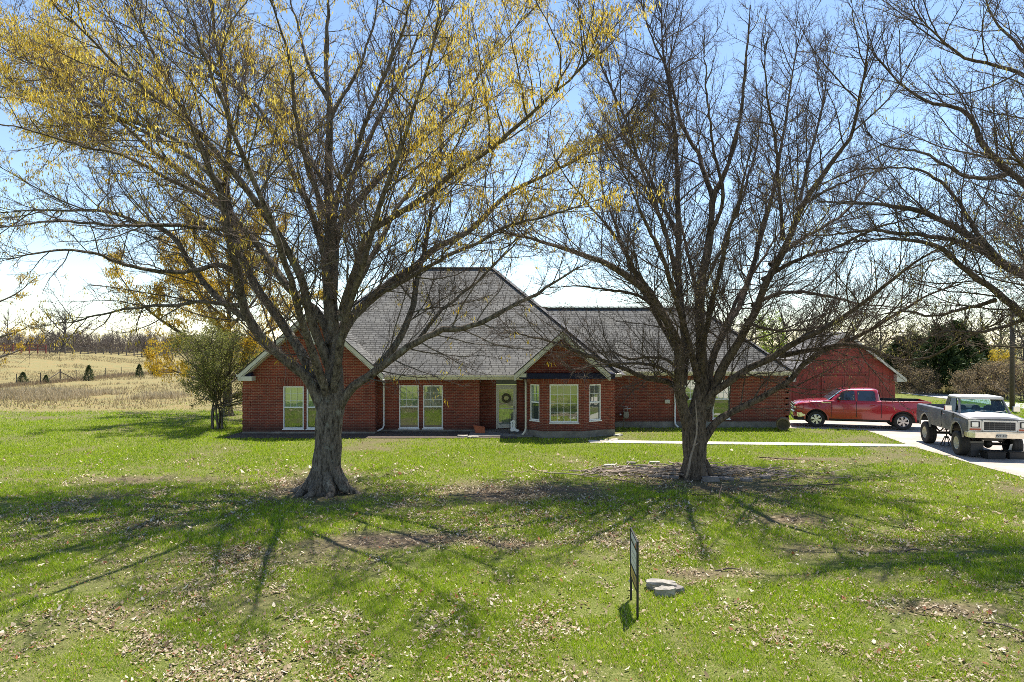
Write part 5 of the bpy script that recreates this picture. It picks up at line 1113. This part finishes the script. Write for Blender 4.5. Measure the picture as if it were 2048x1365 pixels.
# things standing round the old truck's front axle
def at_px(px_, py_, dz=0.0): Y_ = F*H/(py_-682.5); return (X(px_, Y_), Y_, .016+dz)
t = empty("tool_case", at_px(1948, 914), hd+.15); tag(t, "tall black tool case standing by the old truck's front tyre", "tool case")
b = MB(); b.box(-.17, .17, -.24, .24, .03, .5); b.build("case_body", plain('case_grey', (.035, .035, .038), .6), t, bevel=.02)
b = MB(); b.box(-.18, .18, -.25, .25, .502, .58); b.build("case_lid", plain("grey_lid", (.12, .115, .1), .5), t, bevel=.015)
for y in (.08, .16):
    b = MB(); b.box(.171, .185, y-.02, y+.02, .09, .15); b.build("latch", 'galv', t)
for k, (px_, lab) in enumerate(((1986, "low black plastic tub with a lid beside the tool case"), (2030, "low black plastic tub carrying a white board"))):
    t = empty("storage_tub", at_px(px_, 918), hd+.1); tag(t, lab, "storage tub", "tubs under the old truck's bumper")
    b = MB(); vs0 = [(-.2, -.3, 0), (.2, -.3, 0), (.2, .3, 0), (-.2, .3, 0)]; b.hexa(vs0+[(x*1.08, y*1.08, .24) for x, y, _ in vs0]); b.build("tub_body", 'black', t, bevel=.02)
    b = MB(); b.box(-.235, .235, -.345, .345, .242, .275); b.build("tub_rim", 'rubber', t, bevel=.01)
wbd = empty("board", (*at_px(2033, 917)[:2], .3), hd+.1); b = MB(); b.hexa([(-.02, -.27, 0), (.01, -.27, 0), (.01, .27, 0), (-.02, .27, 0), (.06, -.25, .22), (.09, -.25, .22), (.09, .26, .25), (.06, .26, .25)]); b.build("board_panel", 'whiteboard', wbd); tag(wbd, "white board leaning on the right hand black tub", "board")
js = empty("jack_stand", (*oldpt(3.3, -.42)[:2], .016), hd); tag(js, "dark jack stand under the old truck's frame near the rear tyre", "jack stand")
b = MB()
for sx_ in (-1, 1):
    for sy_ in (-1, 1): b.tube([(sx_*.16, sy_*.16, 0), (sx_*.04, sy_*.04, .38)], .02, 6)
b.box(-.17, .17, -.17, .17, .0, .02); b.build("stand_base", 'steel', js)
b = MB(); b.tube([(0, 0, .3), (0, 0, .68)], .03, 8); b.box(-.06, .06, -.04, .04, .66, .7); b.build("stand_post", 'steel', js)
# ------------------------------------------------------------------ yard sign
Yn, Yfar = 10.32, 11.08; pn = (X(1275, Yn), Yn); pf = (X(1262, Yfar), Yfar)
sg = empty("yard_sign", (pn[0], pn[1], 0)); tag(sg, "black framed real estate yard sign seen nearly edge on in the foreground lawn", "sign")
SO = (pn[0], pn[1], 0); zt_ = Z(1083, Yn); fs = Frame(pn, pf)        # u from near post to far post, the panel faces the left of the view
b = MB()
for u in (0, fs.len): fs.box(b, u-.016, u+.016, -.15, zt_, -.016, .016)
for z in (zt_-.03, zt_*.325, zt_*.505): fs.box(b, .017, fs.len-.017, z, z+.028, -.012, .012)
b.build("sign_frame", 'black', sg, SO)
def panel(nm, z0, z1, mat, w0=-.006, w1=.006, u0=.02, u1=None, par=None):
    q = MB(); fs.box(q, u0, u1 if u1 else fs.len-.02, z0, z1, w0, w1); return q.build(nm, mat, par or sg, SO)
zp0, zp1 = zt_*.505+.03, zt_-.032
up = panel("main_panel", zp0, zp1, 'whiteboard'); L1 = fs.len
for (u0, u1, z0, z1, mat) in ((.06, L1-.06, zp0+.36, zp0+.40, 'black'), (.10, .2, zp1-.13, zp1-.05, 'redlens'), (.26, L1-.1, zp1-.12, zp1-.09, 'galv'), (.12, L1-.2, zp0+.23, zp0+.255, 'galv'), (.12, L1-.12, zp0+.12, zp0+.14, 'galv'), (.16, L1-.3, zp0+.05, zp0+.065, 'galv')):
    for (w0, w1) in ((.0062, .0075), (-.0075, -.0062)): panel("printed_mark", z0, z1, mat, w0, w1, u0, u1, up)
gp = panel("rider_panel", zt_*.325+.03, zt_*.505-.002, 'gold')
for k in range(4): 
    for (w0, w1) in ((.0062, .0075), (-.0075, -.0062)): panel("printed_mark", zt_*.39, zt_*.45, 'wood', w0, w1, .1+k*.15, .17+k*.15, gp)

# ------------------------------------------------------------------ stones by the sign, edging blocks round the bare tree
def rock(name, loc, size, seed, mat, label, cat, group, rz=0, rough=.24):
    r_ = random.Random(seed); bm = bmesh.new(); bmesh.ops.create_cube(bm, size=1); bmesh.ops.subdivide_edges(bm, edges=bm.edges[:], cuts=3, use_grid_fill=True)
    for v in bm.verts:
        p = v.co.copy(); v.co = p*(1-.16*max(0, p.length-.62)); v.co += Vector((r_.uniform(-1, 1), r_.uniform(-1, 1), r_.uniform(-1, 1)))*rough*.35
        v.co = Vector((v.co.x*size[0], v.co.y*size[1], (v.co.z+.42)*size[2]))
    me = bpy.data.meshes.new(name); bm.to_mesh(me); bm.free(); me.materials.append(M[mat]); o = bpy.data.objects.new(name, me); C.objects.link(o)
    o.location = loc; o.rotation_euler = (0, 0, rz); return tag(o, label, cat, group)
Y_ = F*H/(1192-682.5)
GS = 'pale stones by the yard sign'
rock("stone", (X(1329, Y_), Y_, 0), (.33, .13, .15), 1, 'fieldstone', "upright pale stone with a dark crack, nearest the yard sign", "stone", GS, .1)
rock("stone", (X(1322, Y_+.28), Y_+.3, .02), (.46, .2, .13), 2, 'fieldstone', "flat topped pale stone lying behind the cracked stone", "stone", GS, -.1)
rock("stone", (X(1354, Y_+.15), Y_+.16, 0), (.2, .16, .1), 3, 'edging', "small low grey stone right of the cracked stone", "stone", GS, .4)
GE = 'edging blocks round the bare tree'; bl = []
for k, (px_, py_, l_, rz, lab) in enumerate(((1421, 963, .5, .05, "squared grey block directly right below the bare tree's trunk"), (1388, 957, .55, -.03, "long grey block at the foot of the bare tree's trunk"), (1340, 957, .5, .02, "long grey block left of the bare tree's trunk, lying in the front row"), (1310, 955, .45, .08, "grey block second in the front row left of the trunk"),
         (1283, 944, .42, .15, "dark thick block standing in the middle of the left stick heap"), (1246, 938, .4, .3, "pale flat slab at the left of the stick heap"), (1219, 934, .36, .2, "small pale slab at the far left end of the block ring"), (1309, 928, .34, -.1, "pale block in the back row of the left heap"), (1262, 929, .3, -.2, "flat block at the back left of the ring"),
         (1453, 960, .42, -.2, "grey block right of the trunk under the pale sticks"), (1492, 962, .36, -.3, "low grey slab among the sticks on the ring's right"), (1530, 957, .3, .2, "last small slab at the ring's right end"))):
    Y_ = F*H/(py_-682.5); bl.append(rock("edging_block", (X(px_, Y_), Y_, 0), (l_, .2, .15 if k in (0, 1, 4) else .09), 20+k, 'edging' if k not in (5, 6, 7) else 'stone', lab, "stone block", GE, rz, .09))
# loose bricks and pavers along the flower bed
for k, (px_, py_, lab) in enumerate(((925, 874, "pale flat paver left of the terracotta planter's drip line"), (946, 876, "pale paver just left of the porch slab"), (1206, 884, "pale paver at the bay's right corner nearest the walk"), (1228, 882, "pale paver at the left end of the walkway"), (1236, 872, "small pale stone standing by the bay's right corner"), (1052, 872, "flat slab under the bay's left downspout"))):
    Y_ = F*H/(py_-682.5); rock("paver", (X(px_, Y_), Y_, .0), (.42, .22, .08), 50+k, 'stone', lab, "paver", 'loose pavers along the house', .2*k)

# ------------------------------------------------------------------ fallen sticks
def stick(p0, ang, ln, r, seed, label, name="fallen_branch", mat='twig', z0=.03, forks=3, group='sticks on the lawn', lift=.0):
    g = np.random.default_rng(seed); K = 14; t = np.linspace(0, 1, K); an = ang+np.cumsum(g.normal(size=K)*.14)
    x = p0[0]+np.cumsum(np.cos(an))*ln/K; y = p0[1]+np.cumsum(np.sin(an))*ln/K; z = z0+.03*np.sin(t*5+seed)+lift*t
    Pn = np.stack([x, y, z], -1)[None]; Rn = (r*(1-.7*t))[None]; parts = [tubes(Pn, Rn, 6)]
    if forks:
        S, Q_ = spawn(g, Pn, Rn, [forks], .25, .9, .4, .9, (.5, .1, .9), 7, .12, -.03, lambda L: .004+.008*L); S[:, :, 2] = np.maximum(S[:, :, 2], .015); parts.append(tubes(S, Q_, 5))
        S2, Q2 = spawn(g, S, Q_, np.full(len(S), 2), .3, .9, .4, .9, (.5, .08, .5), 5, .14, 0, lambda L: .004+.006*L); S2[:, :, 2] = np.maximum(S2[:, :, 2], .012); parts.append(tubes(S2, Q2, 4))
    v, q = join(parts); o = np_mesh(name, v, q, None, mat, None, smooth=True, at=(p0[0], p0[1], 0)); o.location = (p0[0], p0[1], 0); return tag(o, label, "branch", group)
def gp(px_, py_): Y_ = F*H/(py_-682.5); return (X(px_, Y_), Y_)
M['edging'] = M['edging']; M['palestick'] = plain("pale_stick", (.33, .26, .2), .9, var=.3, vs=5)
stick(gp(1512, 918), -.3, 1.6, .02, 1, "thin dark stick on the bright grass right of the bare tree"); stick(gp(1215, 962), -.35, 2.6, .025, 2, "long dark branch lying in front of the left block heap")
stick(gp(1290, 985), -.12, 1.9, .022, 3, "dark curved branch on the shaded lawn below the bare tree"); stick(gp(1438, 1000), 1.2, .5, .028, 4, "short stub standing up from the lawn below the bare tree", lift=.25, forks=1)
stick(gp(1425, 1142), .1, .55, .018, 5, "short dark stick near the right of the yard sign", forks=0); stick(gp(1808, 1105), -.1, .5, .02, 6, "short stick lying on the bare patch at the right", forks=0)
stick(gp(1955, 1250), -.4, .9, .012, 7, "thin twig at the right edge of the foreground", forks=2); stick(gp(700, 1010), .2, .5, .02, 8, "short stick lying right of the oak's roots", forks=0); stick(gp(575, 1035), -1.2, .5, .012, 9, "thin crooked twig in front of the oak's roots", forks=2)
stick(gp(1540, 970), .1, 2.2, .03, 10, "dark branch reaching right out of the stick heap"); 
stick(gp(1455, 955), -.25, 2.4, .02, 11, "pale branch along the front of the right stick heap", mat='palestick'); stick(gp(1425, 945), -.5, 1.6, .018, 12, "pale forked branch leaning in the right stick heap", mat='palestick', z0=.15); stick(gp(1340, 935), -.7, 1.4, .022, 13, "pale branch leaning on the left side of the bare tree's trunk", mat='palestick', z0=.12)
# the vine stem that climbs the bare tree
vine = empty("vine", (X(1378, 20.4), 20.4, 0)); tag(vine, "dead pale vine stem climbing the front of the bare tree's trunk", "vine")
b = MB(); pts = [(1372, 957), (1378, 935), (1381, 915), (1388, 893), (1393, 870), (1394, 845), (1392, 820), (1391, 800)]; b.tube([P(px_, py_, 20.52-.02*k) for k, (px_, py_) in enumerate(pts)], [.035, .034, .03, .03, .026, .022, .016, .01], 8)
b.tube([P(1388, 893, 20.44), P(1396, 886, 20.42)], [.018, .008], 6); b.build("vine_stem", 'palestick', vine, (X(1378, 20.4), 20.4, 0), smooth=True)
# heap of twigs nobody could count
g = np.random.default_rng(77); n = 340; ang = g.uniform(0, 2*np.pi, n); cx = np.where(g.random(n) < .55, X(1290, 21.6), X(1470, 21.3))+g.normal(size=n)*np.where(g.random(n) < .5, .9, 1.3); cy_ = 21.6+g.normal(size=n)*.35
K = 6; t = np.linspace(-.5, .5, K); L = g.uniform(.25, 1.3, n); an = np.where(g.random(n) < .7, g.normal(size=n)*.45, ang)
Pn = np.stack([cx[:, None]+np.cos(an)[:, None]*t*L[:, None], cy_[:, None]+np.sin(an)[:, None]*t*L[:, None], .06+g.random(n)[:, None]*.2*np.exp(-((cx-T2[0])/2.0)**2)[:, None]+g.normal(size=n)[:, None]*.06*t], -1); Pn += np.cumsum(g.normal(size=Pn.shape)*.012, 1); Pn[:, :, 2] = np.maximum(Pn[:, :, 2], .012)
v, q = tubes(Pn, np.repeat(g.uniform(.006, .02, n)[:, None], K, 1), 5)
tag(np_mesh("twigs", v, q, None, 'palestick', smooth=True), "heap of dead twigs piled round the bare tree's foot", "twigs", kind='stuff')

# ------------------------------------------------------------------ by the front door
pt = empty("planter", gp(959, 868)+(0.05,), .2); tag(pt, "tilted terracotta planter box left of the front door", "planter")
b = MB(); lo = [(-.2, -.13), (.2, -.13), (.2, .13), (-.2, .13)]; b.hexa([(x+.03, y, .0) for x, y in lo]+[(x*1.22-.03, y*1.22, .27+(.05 if x < 0 else -.03)) for x, y in lo]); b.build("planter_box", 'terra', pt, bevel=.012)
b = MB(); b.hexa([(x*1.26-.03, y*1.26, .272+(.05 if x < 0 else -.03)) for x, y in lo]+[(x*1.26-.03, y*1.26, .30+(.05 if x < 0 else -.03)) for x, y in lo]); b.build("planter_rim", 'terra', pt)
YB = 30.6; bs = empty("boot_sign", (X(1028, YB), YB, .05)); tag(bs, "white cowboy boot cutout with dark lettering on a wire stand by the door", "sign")
sc_ = 1/ (F/YB)                                            # metres per pixel of the photograph at that distance
outl = [(1020.2, 847), (1023, 845.6), (1025, 843.6), (1028, 843.4), (1030, 845.4), (1031.2, 848), (1030.2, 852), (1030, 857), (1031.5, 860.3), (1035, 862), (1038.6, 863), (1038.2, 865.6), (1035, 866.6), (1030, 865.6), (1027.4, 864.8), (1026.6, 866), (1021.4, 866), (1020.8, 862), (1021.8, 857), (1021.6, 850)]
k_ = 1.0; b = MB(); b.prism([((px_-1028)*sc_*k_, 0, Z(py_, YB)-.05+.06) for px_, py_ in outl], (0, .025, 0)); bp = b.build("boot_panel", 'white', bs, bevel=.004)
b = MB()
for (px_, py_, w_, h_) in ((1025.2, 848.6, 1.1, 1.5), (1024.6, 850.2, 1.6, .7), (1026, 851.8, 1.5, .7), (1024.4, 853, 1.7, .8), (1025.8, 854.6, 1.4, 1.2), (1025, 856.4, 1.5, 1.0), (1024.4, 858.2, 1.1, .9), (1028.4, 849.5, .35, 2.2)):
    x = (px_-1028)*sc_; z = Z(py_, YB)+.01; b.prism([(x-w_*.5*sc_, -.004, z-h_*.5*sc_), (x+w_*.4*sc_, -.004, z-h_*.7*sc_), (x+w_*.5*sc_, -.004, z+h_*.5*sc_), (x-w_*.4*sc_, -.004, z+h_*.7*sc_)], (0, .0035, 0))
b.build("lettering", plain("boot_ink", (.05, .07, .1), .6), bp)
b = MB(); zl, zh = .0, Z(833, YB)-.05+.06; x0, x1 = (1019.5-1028)*sc_, (1032-1028)*sc_
b.tube([(x0, .06, zl), (x0, .06, zh), (x1, .06, zh), (x1, .06, zl)], .011, 6); b.tube([(x0, .06, zh-.1), (x1, .06, zh-.1)], .009, 6); b.tube([((1023-1028)*sc_, .06, zh-.1), ((1023-1028)*sc_, .06, .3)], .009, 6); b.tube([(x0, .06, .02), (x0, -.12, .0)], .01, 6); b.tube([(x1, .06, .02), (x1, -.12, .0)], .01, 6); b.build("wire_stand", 'black', bs)

# ------------------------------------------------------------------ drum, pole, fences
Yd = 32.1; dr = empty("drum", (X(1566, Yd), Yd, .3), -.35); tag(dr, "weathered brown drum lying on its side at the house's right corner", "drum")
b = MB(); b.lathe([(.24, -.2), (.29, -.21), (.305, -.19), (.295, -.1), (.305, -.03), (.295, .1), (.305, .3), (.29, .32), (.0, .32)], (0, 0, .0), 26, 'Y'); b.build("drum_shell", plain("drum_brown", (.15, .115, .06), .85, var=.35, vs=7), dr, smooth=True)
b = MB(); b.lathe([(.0, -.16), (.2, -.165), (.24, -.2)], (0, 0, 0), 26, 'Y'); b.build("drum_end", plain("drum_dark", (.07, .055, .035), .9, var=.3, vs=9), dr)
YP = 41.7; pole = empty("utility_pole", (X(2024, YP), YP, 0)); tag(pole, "dark wooden utility pole standing beside the lane at the right", "utility pole")
b = MB(); b.tube([(0, 0, -.3), (0, 0, 4), (.02, 0, 6.4)], [.14, .125, .105], 12); b.build("pole_shaft", 'polewood', pole, smooth=True)
b = MB(); b.box(-.05, .05, -.16, -.1, 5.0, 5.3); b.build("meter_can", 'galv', pole, bevel=.01)
fence = empty("wire_fence", (-46.5, 72, 0)); tag(fence, "wire fence on thin dark steel posts along the foot of the dry hill", "fence"); FO_ = (-46.5, 72, 0)
ys_ = list(np.arange(58, 100, 2.95)); pts = []
for k, y in enumerate(ys_):
    x = -46.5+.35*math.sin(y*.3); z = float(terrain(np.array([x]), np.array([y]))[0]); pts.append((x, y, z)); big = abs(y-70.5) < 1.5
    if big: yb_ = y; xb_ = x; zb_ = z
    b = MB(); b.tube([(x, y, z-.1), (x, y, z+(1.32 if big else 1.12))], .06 if big else .035, 6); b.build("post", 'polewood' if big else 'steel', fence, FO_)
for sgn in (-1, 1):
    b = MB(); b.tube([(xb_, yb_, zb_+1.05), (xb_+.1*sgn, yb_+sgn*2.6, zb_+.02)], .045, 6); b.build("brace", 'polewood', fence, FO_)
for h in (.25, .5, .75, 1.0):
    b = MB(); b.tube([(x, y, z+h) for x, y, z in pts], .006, 4); b.build("wire", 'steel', fence, FO_)
def rail_fence(name, px0, px1, Y0, label, mat, n, hgt=1.4, rails=4):
    a0, a1 = gpos(px0, Y0), gpos(px1, Y0); rt = empty(name, a0); tag(rt, label, "fence")
    for k in range(n+1):
        f = k/n; x = a0[0]+(a1[0]-a0[0])*f; z = float(terrain(np.array([x]), np.array([Y0]))[0]); b = MB(); b.box(x-.08, x+.08, Y0-.08, Y0+.08, z-.1, z+hgt); b.build("post", mat, rt, a0)
    for r_ in range(rails):
        h = hgt*(.25+.7*r_/(rails-1)); b = MB(); b.hexa([(a0[0], Y0-.12, a0[2]+h), (a1[0], Y0-.12, a1[2]+h), (a1[0], Y0-.082, a1[2]+h), (a0[0], Y0-.082, a0[2]+h), (a0[0], Y0-.12, a0[2]+h+.09), (a1[0], Y0-.12, a1[2]+h+.09), (a1[0], Y0-.082, a1[2]+h+.09), (a0[0], Y0-.082, a0[2]+h+.09)]); b.build("rail", mat, rt, a0)
rail_fence("rail_fence", 100, 345, 128, "grey weathered rail fence along the hilltop pasture", 'wood', 16, 1.3)
rail_fence("gate_panel_run", -40, 92, 126, "rust red steel rail panels at the hilltop's left end", plain("rust_red_steel", (.2, .055, .04), .7), 8, 1.7, 5)
low = empty("pasture_fence", gpos(1795, 66)); tag(low, "post and wire fence in front of the wood behind the lane", "fence"); lo0 = gpos(1795, 66)
for k in range(12):
    x, y, z = gpos(1795+k*26, 61-.35*k); b = MB(); b.box(x-.05, x+.05, y-.05, y+.05, z-.1, z+1.25); b.build("post", 'polewood', low, lo0)
for h in (.4, .8, 1.15):
    b = MB(); b.tube([(lambda q: (q[0], q[1], q[2]+h))(gpos(1795+k*26, 61-.35*k)) for k in range(12)], .008, 4); b.build("wire", 'steel', low, lo0)
